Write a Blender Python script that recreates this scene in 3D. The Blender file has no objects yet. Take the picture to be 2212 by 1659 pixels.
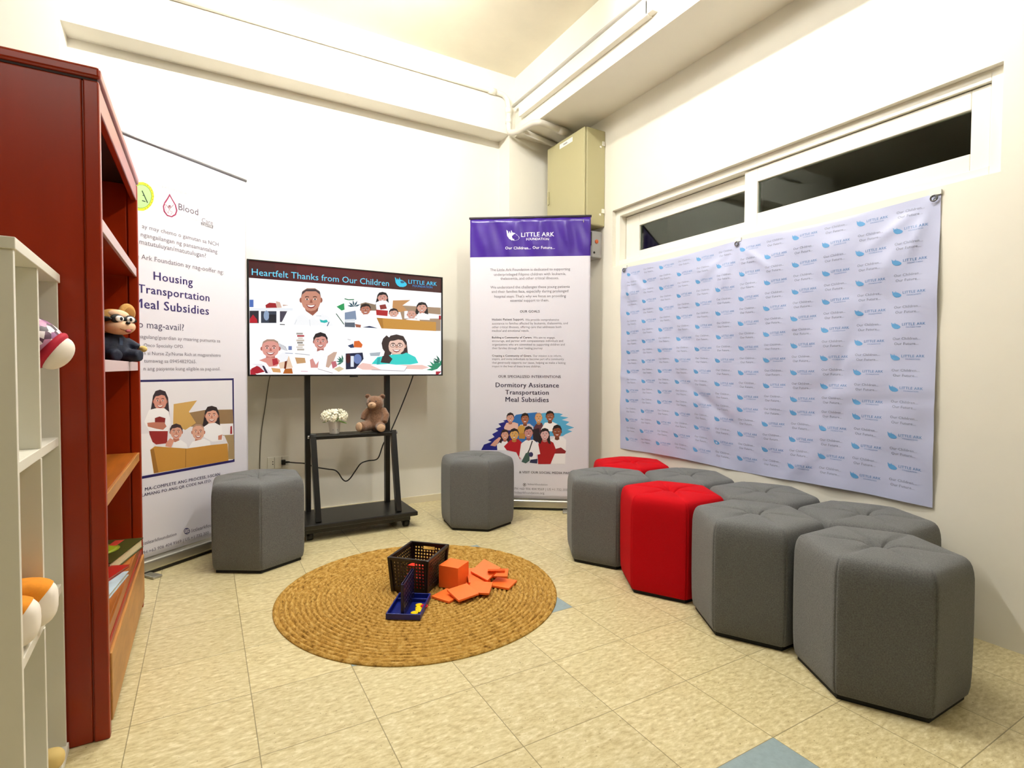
import bpy, bmesh, math, random
from mathutils import Vector, Matrix
from mathutils.geometry import tessellate_polygon

random.seed(7)
SC = bpy.context.scene
COL = SC.collection
PI = math.pi
R = math.radians

# ------------------------------------------------------------------ camera
cam_d = bpy.data.cameras.new('camera')
cam_d.sensor_fit = 'HORIZONTAL'
cam_d.sensor_width = 36.0
cam_d.lens = 36.0 * 1156.4 / 2212
cam_d.clip_start = 0.02
cam = bpy.data.objects.new('camera', cam_d)
COL.objects.link(cam)
_y, _p, _r = R(29.894), R(1.6178), R(0.2386)
_f = Vector((math.sin(_y) * math.cos(_p), math.cos(_y) * math.cos(_p), -math.sin(_p)))
_rt = Vector((math.cos(_y), -math.sin(_y), 0))
_up = _rt.cross(_f)
_r2 = _rt * math.cos(_r) + _up * math.sin(_r)
_u2 = -_rt * math.sin(_r) + _up * math.cos(_r)
cam.matrix_world = Matrix(((_r2.x, _u2.x, -_f.x, 0), (_r2.y, _u2.y, -_f.y, 0), (_r2.z, _u2.z, -_f.z, 1.001), (0, 0, 0, 1)))
SC.camera = cam

# ------------------------------------------------------------------ colour management, night outside, ceiling lamps' light
SC.view_settings.view_transform = 'Standard'
SC.view_settings.look = 'None'
SC.view_settings.gamma = 1
SC.view_settings.use_curve_mapping = False
SC.view_settings.exposure = 0.0
W = bpy.data.worlds.new('night')
SC.world = W
W.use_nodes = True
W.node_tree.nodes['Background'].inputs[0].default_value = (0.35, 0.45, 0.35, 1)
W.node_tree.nodes['Background'].inputs[1].default_value = 0.02

ROOM_X0, ROOM_X1, ROOM_Y0, ROOM_Y1, CEIL = -4.6, 2.496, -5.0, 3.79, 3.24
LAMPS = [  # x, y, turn, radiance of the bare tube under the ceiling
    (0.55, 2.55, 0, 400), (1.45, 1.42, 90, 230), (-0.7, -0.9, 0, 85),  # second lamp is added, out of view, to brighten the right wall
]
LAMP_COLOR = (1.0, 0.983, 0.935)

# ------------------------------------------------------------------ helpers
def lin(h):
    c = [int(h[i:i + 2], 16) / 255 for i in (0, 2, 4)]
    return tuple(v / 12.92 if v <= .04045 else ((v + .055) / 1.055) ** 2.4 for v in c)

MATS = {}
def mat(name, hexc, rough=.5, metal=0.0, noise=0.0, scale=40, bump=0.0, spec=.5, stretch=None, coat=0.0, hex2=None, sheen=0.0):
    """principled material with procedural colour mottling and bump"""
    if name in MATS: return MATS[name]
    m = bpy.data.materials.new(name); m.use_nodes = True
    nt = m.node_tree; b = nt.nodes['Principled BSDF']
    c = lin(hexc)
    b.inputs['Base Color'].default_value = (*c, 1)
    b.inputs['Roughness'].default_value = rough
    b.inputs['Metallic'].default_value = metal
    b.inputs['Specular IOR Level'].default_value = spec
    b.inputs['Coat Weight'].default_value = coat
    b.inputs['Coat Roughness'].default_value = .12
    if sheen: b.inputs['Sheen Weight'].default_value = sheen
    if noise or bump:
        tc = nt.nodes.new('ShaderNodeTexCoord'); mp = nt.nodes.new('ShaderNodeMapping')
        nt.links.new(tc.outputs['Object'], mp.inputs[0])
        if stretch: mp.inputs['Scale'].default_value = stretch
        nz = nt.nodes.new('ShaderNodeTexNoise'); nz.inputs['Scale'].default_value = scale
        nz.inputs['Detail'].default_value = 5; nz.inputs['Roughness'].default_value = .6
        nt.links.new(mp.outputs[0], nz.inputs['Vector'])
        if noise:
            cr = nt.nodes.new('ShaderNodeValToRGB')
            c2 = lin(hex2) if hex2 else tuple(v * (1 - noise) for v in c)
            c1 = c if hex2 else tuple(min(1, v * (1 + noise)) for v in c)
            cr.color_ramp.elements[0].position = .3; cr.color_ramp.elements[1].position = .7
            cr.color_ramp.elements[0].color = (*c2, 1); cr.color_ramp.elements[1].color = (*c1, 1)
            nt.links.new(nz.outputs['Fac'], cr.inputs[0]); nt.links.new(cr.outputs[0], b.inputs['Base Color'])
        if bump:
            bp = nt.nodes.new('ShaderNodeBump'); bp.inputs['Strength'].default_value = min(1, bump)
            bp.inputs['Distance'].default_value = .004
            nt.links.new(nz.outputs['Fac'], bp.inputs['Height']); nt.links.new(bp.outputs[0], b.inputs['Normal'])
    MATS[name] = m
    return m

class MB:
    """collects shapes, then links them as ONE mesh object"""
    def __init__(s): s.v = []; s.f = []; s.m = []; s.sm = []; s.c = []
    def add(s, v, f, mi=0, smooth=False):
        o = len(s.v); s.v += [tuple(p) for p in v]
        for q in f: s.f.append([i + o for i in q]); s.m.append(mi); s.sm.append(smooth)
        return s
    def box(s, x0, x1, y0, y1, z0, z1, mi=0, M=None):
        v = [(x, y, z) for z in (z0, z1) for y in (y0, y1) for x in (x0, x1)]
        if M: v = [M @ Vector(p) for p in v]
        return s.add(v, [(0, 2, 3, 1), (4, 5, 7, 6), (0, 1, 5, 4), (2, 6, 7, 3), (0, 4, 6, 2), (1, 3, 7, 5)], mi)
    def beam(s, p, q, w, d, mi=0, side=(0, 1, 0)):
        """square bar from p to q, w across, d along 'side'"""
        p, q = Vector(p), Vector(q); a = (q - p).normalized(); b = Vector(side); b = (b - a * b.dot(a)).normalized(); c = a.cross(b)
        v = [e + b * (d / 2 * j) + c * (w / 2 * i) for e in (p, q) for i, j in ((-1, -1), (1, -1), (1, 1), (-1, 1))]
        return s.add(v, [(0, 1, 2, 3), (7, 6, 5, 4), (0, 4, 5, 1), (1, 5, 6, 2), (2, 6, 7, 3), (3, 7, 4, 0)], mi)
    def tube(s, pts, r, n=10, mi=0, caps=True):
        pts = [Vector(p) for p in pts]; rs = r if isinstance(r, (list, tuple)) else [r] * len(pts)
        v = []; f = []; ref = Vector((.123, .31, .95)).normalized()
        for i, p in enumerate(pts):
            t = (pts[min(i + 1, len(pts) - 1)] - pts[max(i - 1, 0)]).normalized()
            if abs(t.dot(ref)) > .97: ref = Vector((.9, .3, .1)).normalized()
            a = (ref - t * ref.dot(t)).normalized(); b = t.cross(a); ref = a
            v += [p + (a * math.cos(2 * PI * k / n) + b * math.sin(2 * PI * k / n)) * rs[i] for k in range(n)]
        for i in range(len(pts) - 1):
            for k in range(n): f.append((i * n + k, i * n + (k + 1) % n, (i + 1) * n + (k + 1) % n, (i + 1) * n + k))
        if caps: f += [tuple(range(n - 1, -1, -1)), tuple(range((len(pts) - 1) * n, len(pts) * n))]
        return s.add(v, f, mi, True)
    def cyl(s, p, q, r, n=20, mi=0, r2=None):
        o = len(s.f); s.tube([p, q], [r, r if r2 is None else r2], n, mi)
        for k in (-1, -2): s.sm[k] = False
        return s
    def ell(s, c, r, n=18, m=12, mi=0, M=None, e=1.0):
        """ellipsoid, e < 1 squares it off"""
        pw = lambda t: math.copysign(abs(t) ** e, t)
        v = []; f = []
        for i in range(m + 1):
            ph = -PI / 2 + PI * i / m
            for k in range(n):
                th = 2 * PI * k / n
                p = Vector((r[0] * pw(math.cos(ph)) * pw(math.cos(th)), r[1] * pw(math.cos(ph)) * pw(math.sin(th)), r[2] * pw(math.sin(ph))))
                v.append((M @ p if M else p) + Vector(c))
        for i in range(m):
            for k in range(n): f.append((i * n + k, i * n + (k + 1) % n, (i + 1) * n + (k + 1) % n, (i + 1) * n + k))
        return s.add(v, f, mi, True)
    def lathe(s, prof, n=32, mi=0, c=(0, 0, 0), smooth=True):
        v = []; f = []
        for r, z in prof: v += [(c[0] + r * math.cos(2 * PI * k / n), c[1] + r * math.sin(2 * PI * k / n), c[2] + z) for k in range(n)]
        for i in range(len(prof) - 1):
            for k in range(n): f.append((i * n + k, i * n + (k + 1) % n, (i + 1) * n + (k + 1) % n, (i + 1) * n + k))
        return s.add(v, f, mi, smooth)
    def prism(s, pts, z0, z1, mi=0, M=None):
        n = len(pts); v = [Vector((x, y, z0)) for x, y in pts] + [Vector((x, y, z1)) for x, y in pts]
        if M: v = [M @ p for p in v]
        return s.add(v, [tuple(range(n - 1, -1, -1)), tuple(range(n, 2 * n))] + [(k, (k + 1) % n, n + (k + 1) % n, n + k) for k in range(n)], mi)
    def build(s, name, mats, parent=None, bevel=0, seg=2, weld=False, remesh=0, sub=0):
        me = bpy.data.meshes.new(name); me.from_pydata(s.v, [], s.f); me.update()
        for m in (mats if isinstance(mats, (list, tuple)) else [mats]): me.materials.append(m)
        me.polygons.foreach_set('material_index', s.m); me.polygons.foreach_set('use_smooth', s.sm)
        o = bpy.data.objects.new(name, me); COL.objects.link(o)
        if parent: o.parent = parent
        bm = bmesh.new(); bm.from_mesh(me); bmesh.ops.remove_doubles(bm, verts=bm.verts, dist=1e-6) if weld else None
        bmesh.ops.recalc_face_normals(bm, faces=bm.faces) if not s.c else None
        bm.to_mesh(me); bm.free()
        if remesh:
            md = o.modifiers.new('m', 'REMESH'); md.mode = 'VOXEL'; md.voxel_size = remesh; md.use_smooth_shade = True
            sm = o.modifiers.new('s', 'SMOOTH'); sm.factor = .5; sm.iterations = 4
        if bevel:
            md = o.modifiers.new('b', 'BEVEL'); md.width = bevel; md.segments = seg; md.limit_method = 'ANGLE'; md.angle_limit = R(40)
            md.harden_normals = False
        if sub: md = o.modifiers.new('u', 'SUBSURF'); md.levels = md.render_levels = sub
        return o

def tag(o, label=None, cat=None, group=None, kind=None):
    if label: o['label'] = label
    if cat: o['category'] = cat
    if group: o['group'] = group
    if kind: o['kind'] = kind
    return o
def thing(name, loc=(0, 0, 0), rz=0, label=None, cat=None, group=None):
    o = bpy.data.objects.new(name, None); o.empty_display_size = .05; COL.objects.link(o)
    o.location = loc; o.rotation_euler = (0, 0, rz)
    return tag(o, label, cat, group)
def copy_tree(o, parent=None):
    c = o.copy(); COL.objects.link(c)
    if parent: c.parent = parent
    for ch in list(o.children): copy_tree(ch, c)
    return c

def smooth(p, n=5):
    out = []
    P_ = [Vector(q) for q in p]
    for i in range(len(P_) - 1):
        a, b, c, d = P_[max(i - 1, 0)], P_[i], P_[i + 1], P_[min(i + 2, len(P_) - 1)]
        for k in range(n):
            u = k / n
            out.append(.5 * ((2 * b) + (c - a) * u + (2 * a - 5 * b + 4 * c - d) * u * u + (3 * b - a - 3 * c + d) * u ** 3))
    return out + [P_[-1]]

# flat printed artwork: coloured polygons and lettering, one mesh
_GL = {}
def glyphs(text, w=0):
    """lettering as triangles in a unit where the capital height is about .7"""
    if (text, w) in _GL: return _GL[(text, w)]
    cu = bpy.data.curves.new('t', 'FONT'); cu.body = text; cu.resolution_u = 2; cu.fill_mode = 'FRONT'
    if w: cu.space_character = 1.07
    ob = bpy.data.objects.new('t', cu); COL.objects.link(ob)
    dg = bpy.context.evaluated_depsgraph_get(); dg.update()
    ev = ob.evaluated_get(dg); me = ev.to_mesh()
    v = [(p.co.x, p.co.y) for p in me.vertices]; f = [tuple(p.vertices) for p in me.polygons]
    ev.to_mesh_clear(); bpy.data.objects.remove(ob); bpy.data.curves.remove(cu)
    if w:                                     # heavier strokes: the letter laid three times, a hair apart
        n = len(v); f = f + [tuple(i + n * k for i in q) for k in (1, 2) for q in f]
        v = [(x - .016, y) for x, y in v] + [(x, y) for x, y in v] + [(x + .016, y) for x, y in v]
    _GL[(text, w)] = (v, f)
    return v, f
class Ink:
    def __init__(s, place, step): s.v = []; s.f = []; s.c = []; s.place = place; s.step = step; s.k = 1
    def tri(s, pts, faces, hexc, layers=1):
        o = len(s.v); lift = s.step * s.k; n = len(pts) // layers
        s.v += [s.place(u, v, lift + 2e-5 * (i // n)) for i, (u, v) in enumerate(pts)]
        for q in faces: s.f.append([o + i for i in q]); s.c.append((*lin(hexc), 1))
    def art(s, data):
        for ln in data.split('\n'):
            q = ln.split(' '); pts = [tuple(int(a) / 1e4 for a in p.split(',')) for p in q[1:]]
            s.tri(pts, tessellate_polygon([[Vector((a, b, 0)) for a, b in pts]]), q[0]); s.k += 1
    def text(s, t, u0, vmid, u1, hexc, w=0):
        v, f = glyphs(t, w)
        x0 = min(p[0] for p in v); x1 = max(p[0] for p in v)
        k = (u1 - u0) / (x1 - x0)
        cap = .35 if any(ch.isupper() or ch.isdigit() for ch in t) else .26
        s.tri([(u0 + (x - x0) * k, vmid + (y - cap) * k) for x, y in v], f, hexc, 3 if w else 1)
    def build(s, name, m, parent):
        me = bpy.data.meshes.new(name); me.from_pydata(s.v, [], s.f); me.update()
        at = me.color_attributes.new('ink', 'FLOAT_COLOR', 'CORNER'); i = 0
        for p, c in zip(me.polygons, s.c):
            for _ in p.loop_indices: at.data[i].color = c; i += 1
        me.materials.append(m)
        o = bpy.data.objects.new(name, me); COL.objects.link(o); o.parent = parent
        return o
def ink_mat(name, emit=0, rough=.5):
    m = bpy.data.materials.new(name); m.use_nodes = True; nt = m.node_tree; b = nt.nodes['Principled BSDF']
    a = nt.nodes.new('ShaderNodeAttribute'); a.attribute_name = 'ink'
    if emit:
        b.inputs['Base Color'].default_value = (.01, .01, .01, 1); b.inputs['Roughness'].default_value = .25
        nt.links.new(a.outputs['Color'], b.inputs['Emission Color']); b.inputs['Emission Strength'].default_value = emit
    else:
        nt.links.new(a.outputs['Color'], b.inputs['Base Color']); b.inputs['Roughness'].default_value = rough
    return m

# ------------------------------------------------------------------ materials
wall_m = mat('wall_paint', 'eeeade', .65, noise=.02, scale=3, bump=.06)
ceil_m = mat('ceiling_paint', 'efe8d4', .7, noise=.05, scale=2.2, bump=.1)
white_m = mat('white_laminate', 'e6e3d6', .4, noise=.01, scale=6)
upvc_m = mat('white_window_frame', 'f2efe4', .35)
pvc_m = mat('white_pipe', 'f0ede2', .4)
black_m = mat('black_metal', '0b0b0a', .38, noise=.1, scale=60)
plastic_black = mat('black_plastic', '0c0b0c', .35)
grey_fab = mat('grey_upholstery', '646565', .85, noise=.34, scale=300, bump=.5, spec=.25, sheen=.15)
red_fab = mat('red_upholstery', 'b8000f', .85, noise=.1, scale=420, bump=.4, spec=.15)
plinth_m = mat('black_plinth', '090908', .7)
wood_red = mat('red_brown_varnish', '8e2503', .3, noise=.16, scale=5, stretch=(1, 1, .15), spec=.4)
wood_oak = mat('orange_brown_wood', '9a5518', .35, noise=.3, scale=6, stretch=(6, .5, 6), spec=.4)
wood_light = mat('light_brown_wood', 'b07a3c', .4, noise=.25, scale=5, stretch=(3, .7, 3), spec=.4)
edge_glare = mat('pale_pink_edge_glare', 'c9b2b4', .45)  # glare on the varnished shelf edges, painted as a pale pink
sheet_white = mat('white_banner_sheet', 'e2e0ea', .42)
sheet_purple = mat('purple_banner_print', '40228a', .3)
alu_m = mat('brushed_aluminium', 'b9b7ad', .35, metal=.85, noise=.06, scale=30, stretch=(.2, 1, 6))
bar_grey = mat('grey_metal_bar', '77757a', .4, metal=.4)
box_m = mat('khaki_enamel', 'b4ad84', .42)
ink_print = ink_mat('printed_ink', rough=.45)
ink_screen = ink_mat('lit_screen', emit=1.05)

def floor_material():
    m = bpy.data.materials.new('vinyl_floor_tile'); m.use_nodes = True; nt = m.node_tree; N = nt.nodes; L = nt.links; b = N['Principled BSDF']
    def math_(op, a, c=None):
        n = N.new('ShaderNodeMath'); n.operation = op
        for i, q in enumerate((a, c)):
            if q is None: continue
            if isinstance(q, (int, float)): n.inputs[i].default_value = q
            else: L.new(q, n.inputs[i])
        return n.outputs[0]
    tc = N.new('ShaderNodeTexCoord'); sp = N.new('ShaderNodeSeparateXYZ'); L.new(tc.outputs['Object'], sp.inputs[0])
    cells = []; lines = []
    for ax, off in (('X', -.495), ('Y', 1.494)):
        q = math_('DIVIDE', math_('SUBTRACT', sp.outputs[ax], off), .3048)
        cells.append(math_('FLOOR', q)); fr = math_('FRACT', q)
        lines.append(math_('LESS_THAN', math_('MINIMUM', fr, math_('SUBTRACT', 1.0, fr)), .0042))
    seam = math_('MAXIMUM', lines[0], lines[1])
    cb = N.new('ShaderNodeCombineXYZ'); L.new(cells[0], cb.inputs[0]); L.new(cells[1], cb.inputs[1])
    wn = N.new('ShaderNodeTexWhiteNoise'); L.new(cb.outputs[0], wn.inputs['Vector'])
    off = N.new('ShaderNodeVectorMath'); off.operation = 'MULTIPLY_ADD'
    L.new(wn.outputs['Color'], off.inputs[0]); off.inputs[1].default_value = (9, 9, 9); L.new(tc.outputs['Object'], off.inputs[2])
    mp = N.new('ShaderNodeMapping'); L.new(off.outputs[0], mp.inputs[0]); mp.inputs['Scale'].default_value = (.55, 1.25, 1); mp.inputs['Rotation'].default_value = (0, 0, .35)
    nz = N.new('ShaderNodeTexNoise'); nz.inputs['Scale'].default_value = 70; nz.inputs['Detail'].default_value = 4; nz.inputs['Roughness'].default_value = .6; L.new(mp.outputs[0], nz.inputs['Vector'])
    cr = N.new('ShaderNodeValToRGB'); e = cr.color_ramp.elements
    e[0].position, e[0].color = .34, (*lin('bcab7e'), 1); e[1].position, e[1].color = .68, (*lin('e6dbb6'), 1)
    k = e.new(.47); k.color = (*lin('cfc193'), 1); k = e.new(.56); k.color = (*lin('d6c99d'), 1)
    L.new(nz.outputs['Fac'], cr.inputs[0])
    tone = N.new('ShaderNodeMix'); tone.data_type = 'RGBA'; tone.blend_type = 'MULTIPLY'; tone.inputs[0].default_value = .1
    L.new(cr.outputs[0], tone.inputs[6]); L.new(wn.outputs['Value'], tone.inputs[7])
    spk = N.new('ShaderNodeTexNoise'); spk.inputs['Scale'].default_value = 130; spk.inputs['Detail'].default_value = 1; L.new(off.outputs[0], spk.inputs['Vector'])
    dots = math_('GREATER_THAN', spk.outputs['Fac'], .755)
    md = N.new('ShaderNodeMix'); md.data_type = 'RGBA'; L.new(math_('MULTIPLY', dots, .7), md.inputs[0]); L.new(tone.outputs[2], md.inputs[6]); md.inputs[7].default_value = (*lin('6f5a36'), 1)
    mx = N.new('ShaderNodeMix'); mx.data_type = 'RGBA'; L.new(math_('MULTIPLY', seam, .75), mx.inputs[0]); L.new(md.outputs[2], mx.inputs[6]); mx.inputs[7].default_value = (*lin('6f6240'), 1)
    L.new(mx.outputs[2], b.inputs['Base Color']); b.inputs['Roughness'].default_value = .32
    b.inputs['Specular IOR Level'].default_value = .4
    bp = N.new('ShaderNodeBump'); bp.inputs['Strength'].default_value = .25; bp.inputs['Distance'].default_value = .002; L.new(nz.outputs['Fac'], bp.inputs['Height']); L.new(bp.outputs[0], b.inputs['Normal'])
    return m
floor_m = floor_material()
blue_tile = mat('blue_grey_vinyl_tile', '8ea0a4', .35, noise=.1, scale=50, bump=.2)

# ------------------------------------------------------------------ the room
def struct(o, label=None):
    o['kind'] = 'structure'
    if label: o['label'] = label
    return o
fb = MB()
T0 = .3048
fb.add([(ROOM_X0, ROOM_Y0, 0), (ROOM_X1, ROOM_Y0, 0), (ROOM_X1, ROOM_Y1, 0), (ROOM_X0, ROOM_Y1, 0)], [(0, 1, 2, 3)], 0)
fb.box(ROOM_X0, ROOM_X1, ROOM_Y0, ROOM_Y1, -.1, -.002, 0)
for i, j in ((3, 1), (5, 1), (3, 3), (5, 3), (5, -3)):
    x0, y0 = -.495 + i * T0 + .001, 1.494 + j * T0 + .001
    fb.add([(x0, y0, .0004), (x0 + T0 - .002, y0, .0004), (x0 + T0 - .002, y0 + T0 - .002, .0004), (x0, y0 + T0 - .002, .0004)], [(0, 1, 2, 3)], 1)
fb.c = [1]
struct(fb.build('floor', [floor_m, blue_tile]), 'cream marbled vinyl tile floor with a few blue tiles')
struct(MB().box(ROOM_X0, ROOM_X1, ROOM_Y0, ROOM_Y1, CEIL, CEIL + .1).build('ceiling', ceil_m))
struct(MB().box(ROOM_X0 - .1, ROOM_X1 + .1, ROOM_Y1, ROOM_Y1 + .12, 0, CEIL + .1).build('wall_back', wall_m))
far_m = mat('dark_unseen_wall', '6f6856', .7)  # unseen walls, tone darkened to cut bounced light
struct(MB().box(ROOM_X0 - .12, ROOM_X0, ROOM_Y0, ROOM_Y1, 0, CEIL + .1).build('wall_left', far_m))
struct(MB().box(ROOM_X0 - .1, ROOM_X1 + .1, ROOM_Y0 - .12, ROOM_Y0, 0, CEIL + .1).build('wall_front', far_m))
WY0, WY1, WZ0, WZ1 = .815, 2.935, 1.72, 2.112
X1 = ROOM_X1
wr = MB().box(X1, X1 + .15, ROOM_Y0, WY0, 0, CEIL + .1).box(X1, X1 + .15, WY1, ROOM_Y1, 0, CEIL + .1).box(X1, X1 + .15, WY0, WY1, 0, WZ0).box(X1, X1 + .15, WY0, WY1, WZ1, CEIL + .1)
struct(wr.build('wall_right', wall_m))
struct(MB().box(-.63, 2.05, 3.622, ROOM_Y1, 2.80, CEIL).build('trim_1', wall_m), 'cream beam along the back wall')
struct(MB().box(2.10, X1, ROOM_Y0, 3.622, 2.79, CEIL).build('trim_2', wall_m), 'cream beam over the right wall')
struct(MB().box(2.05, X1, 3.622, ROOM_Y1, 0, CEIL).build('trim_3', wall_m), 'cream column in the corner')
struct(MB().box(-1.3, -.63, 3.622, ROOM_Y1, 0, CEIL).build('trim_4', wall_m), 'cream column behind the bookcase')
base_m = mat('cream_skirting', 'e3d9bd', .6)
struct(MB().box(-.63, 2.05, 3.782, ROOM_Y1, 0, .05).build('baseboard_back', base_m))

# window: two sliding sashes high in the right wall
glass = bpy.data.materials.new('night_window_glass'); glass.use_nodes = True
gb = glass.node_tree.nodes['Principled BSDF']
gb.inputs['Base Color'].default_value = (.55, .68, .58, 1); gb.inputs['Roughness'].default_value = .03; gb.inputs['Transmission Weight'].default_value = 1; gb.inputs['IOR'].default_value = 1.45
win = thing('window_1', (X1, 0, 0)); struct(win, 'white sliding window high in the right wall')
def frame_mb(x0, x1, ya, yb, za, zb, wl, wr_, wb, wt):
    """rectangular ring: stiles wl (near yb) and wr_ (near ya), rails wb and wt"""
    m = MB(); m.box(x0, x1, ya, ya + wr_, za, zb); m.box(x0, x1, yb - wl, yb, za, zb)
    m.box(x0, x1, ya + wr_, yb - wl, za, za + wb); m.box(x0, x1, ya + wr_, yb - wl, zb - wt, zb); return m
fr_o = struct(frame_mb(.03, .125, WY0, WY1, WZ0, WZ1, .043, .043, .04, .042).build('frame', upvc_m, win, bevel=.002))
sash_l = struct(frame_mb(.085, .115, 1.86, 2.888, 1.762, 2.066, .13, .05, .05, .083).build('sash', upvc_m, win, bevel=.003))
sash_r = struct(frame_mb(.045, .075, .862, 1.908, 1.762, 2.066, .078, .06, .066, .072).build('sash', upvc_m, win, bevel=.003))
struct(MB().box(.098, .102, 1.90, 2.76, 1.80, 1.99).build('pane', glass, sash_l))
struct(MB().box(.058, .062, .918, 1.834, 1.82, 1.998).build('pane', glass, sash_r))
# dark corridor beyond the glass
dark_m = mat('unlit_corridor', '39443a', .9)
struct(MB().box(X1 + 1.6, X1 + 1.7, -.6, 4.4, .6, 3.2).box(X1 + .16, X1 + 1.6, -.6, 4.4, 2.75, 2.85).box(X1 + .5, X1 + 1.6, 2.9, 3.1, .6, 2.75).build('wall_outside', dark_m))

# ------------------------------------------------------------------ lamps (hung above the view)
lamp_white = mat('lamp_enamel', 'ecebe4', .4)
def glow(k):
    m = bpy.data.materials.new('glowing_tube'); m.use_nodes = True; q = m.node_tree.nodes['Principled BSDF']
    q.inputs['Emission Color'].default_value = (*LAMP_COLOR, 1); q.inputs['Emission Strength'].default_value = k
    return m
WHERE = ['above the rug', 'added above the ottomans to brighten the right wall', 'behind the viewer']
for (lx, ly, rz, rad), wh in zip(LAMPS, WHERE):
    t = thing('fluorescent_lamp', (lx, ly, 3.1), R(rz), 'white fluorescent tube lamp on the ceiling ' + wh, 'lamp', 'fluorescent lamps on the ceiling')
    MB().box(-.63, .63, -.05, .05, .06, .14).build('housing', lamp_white, t, bevel=.004)
    MB().cyl((-.6, 0, .03), (.6, 0, .03), .016).build('tube', glow(rad), t)
    for sx in (-1, 1): MB().box(sx * .61 - .012, sx * .61 + .012, -.02, .02, .01, .06).build('tube_holder', lamp_white, t)

# ------------------------------------------------------------------ conduits, trunking, fuse box
cond = thing('conduit_pipe', (0, 0, 0), 0, 'white conduit pipe along the back beam with an elbow down into the corner', 'pipe')
MB().tube([(-.62, 3.606, 3.08), (1.93, 3.606, 3.08), (1.985, 3.604, 3.075), (2.02, 3.602, 3.045), (2.03, 3.6, 3.0), (2.03, 3.6, 2.84), (2.04, 3.595, 2.80)], .018, 14).build('pipe', pvc_m, cond)
MB().tube([(1.86, 3.606, 3.08), (1.92, 3.606, 3.08)], .023, 14).build('coupling', pvc_m, cond)
MB().tube([(2.03, 3.6, 2.99), (2.03, 3.6, 2.94)], .023, 14).build('coupling', pvc_m, cond)
MB().tube([(2.03, 3.6, 2.90), (2.03, 3.6, 2.87)], .023, 14).build('coupling', pvc_m, cond)
c2 = thing('conduit_pipe', (0, 0, 0), 0, 'thin white conduit pipe running along the right beam above the trunking', 'pipe')
MB().tube([(2.046, 3.56, 2.985), (2.046, -1, 2.985)], .012, 12).build('pipe', mat('grey_pipe', 'cfcdc6', .45), c2)
MB().box(2.030, 2.10, 2.08, 2.11, 2.969, 3.001).build('clip', pvc_m, c2)
tk = thing('cable_trunking', (0, 0, 0), 0, 'white rectangular cable trunking on the face of the right beam', 'trunking')
MB().box(2.06, 2.10, 2.16, 3.50, 2.885, 2.965).build('channel', pvc_m, tk, bevel=.003)
MB().box(2.06, 2.10, 2.12, 2.175, 2.89, 3.05).build('end_bend', pvc_m, tk, bevel=.004)
c3 = thing('conduit_pipe', (0, 0, 0), 0, 'short thick conduit pipe under the right beam leading to the khaki fuse box', 'pipe')
MB().tube(smooth([(2.036, 3.595, 2.80), (2.052, 3.50, 2.775), (2.066, 3.33, 2.768), (2.085, 3.275, 2.762), (2.14, 3.262, 2.76), (2.43, 3.315, 2.76)]), .022, 14).build('pipe', mat('pale_grey_pipe', 'd8d3c8', .45), c3)
MB().tube([(2.27, 3.286, 2.76), (2.36, 3.302, 2.76)], .028, 14).build('coupling', mat('pale_grey_pipe', 'd8d3c8'), c3)
c4 = thing('conduit_pipe', (0, 0, 0), 0, 'thin conduit pipe in the corner between column and right beam', 'pipe')
MB().tube([(2.09, 3.46, 2.768), (2.46, 3.555, 2.768)], .018, 12).build('pipe', pvc_m, c4)

fx = thing('fuse_box', (X1, 3.02, 2.02), 0, 'khaki metal fuse box high on the right wall in the corner', 'fuse box')
MB().box(-.165, 0, 0, .47, 0, .675).build('body', box_m, fx, bevel=.008)
MB().box(-.186, -.168, .004, .466, .004, .671).build('door', box_m, fx, bevel=.006)
d_h = MB().box(-.196, -.186, .435, .452, .24, .34).build('handle', box_m, fx, bevel=.003)
MB().box(-.1875, -.1865, .14, .30, .615, .648).build('label_sticker', mat('paper_white', 'f4f2ea', .6), fx)
tagm = MB()
for k in range(4): tagm.box(-.1882, -.1876, .205 + k * .012, .213 + k * .012, .626, .636)
tagm.build('sticker_writing', mat('grey_ink', '77757a', .6), fx)
for z in (.585, .11):
    MB().box(-.03, -.008, -.006, 0, z - .018, z + .012).cyl((-.045, -.004, z - .03), (-.045, 0, z - .03), .008).build('bracket', pvc_m, fx)
mt = thing('electric_meter', (X1, 3.05, 1.80), 0, 'grey electric meter under the fuse box, half hidden by the purple banner', 'meter')
MB().box(-.09, 0, 0, .15, 0, .19).build('housing', mat('grey_meter_plastic', 'a9a8a6', .45), mt, bevel=.008)
MB().box(-.10, -.09, .002, .15, .085, .18).build('window_surround', plastic_black, mt, bevel=.004)
MB().box(-.104, -.10, .007, .14, .098, .172).build('display_window', mat('meter_face', 'd9e2dc', .15), mt)
MB().box(-.1045, -.104, .009, .14, .115, .135).build('green_display_stripe', mat('meter_green', '4f7d5c', .4), mt)
MB().cyl((-.05, -.006, .115), (-.05, 0, .115), .014).build('orange_seal', mat('orange_plastic', 'd0622c', .4), mt)
MB().cyl((-.07, -.003, .035), (-.07, 0, .035), .008).build('screw', plastic_black, mt)

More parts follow.
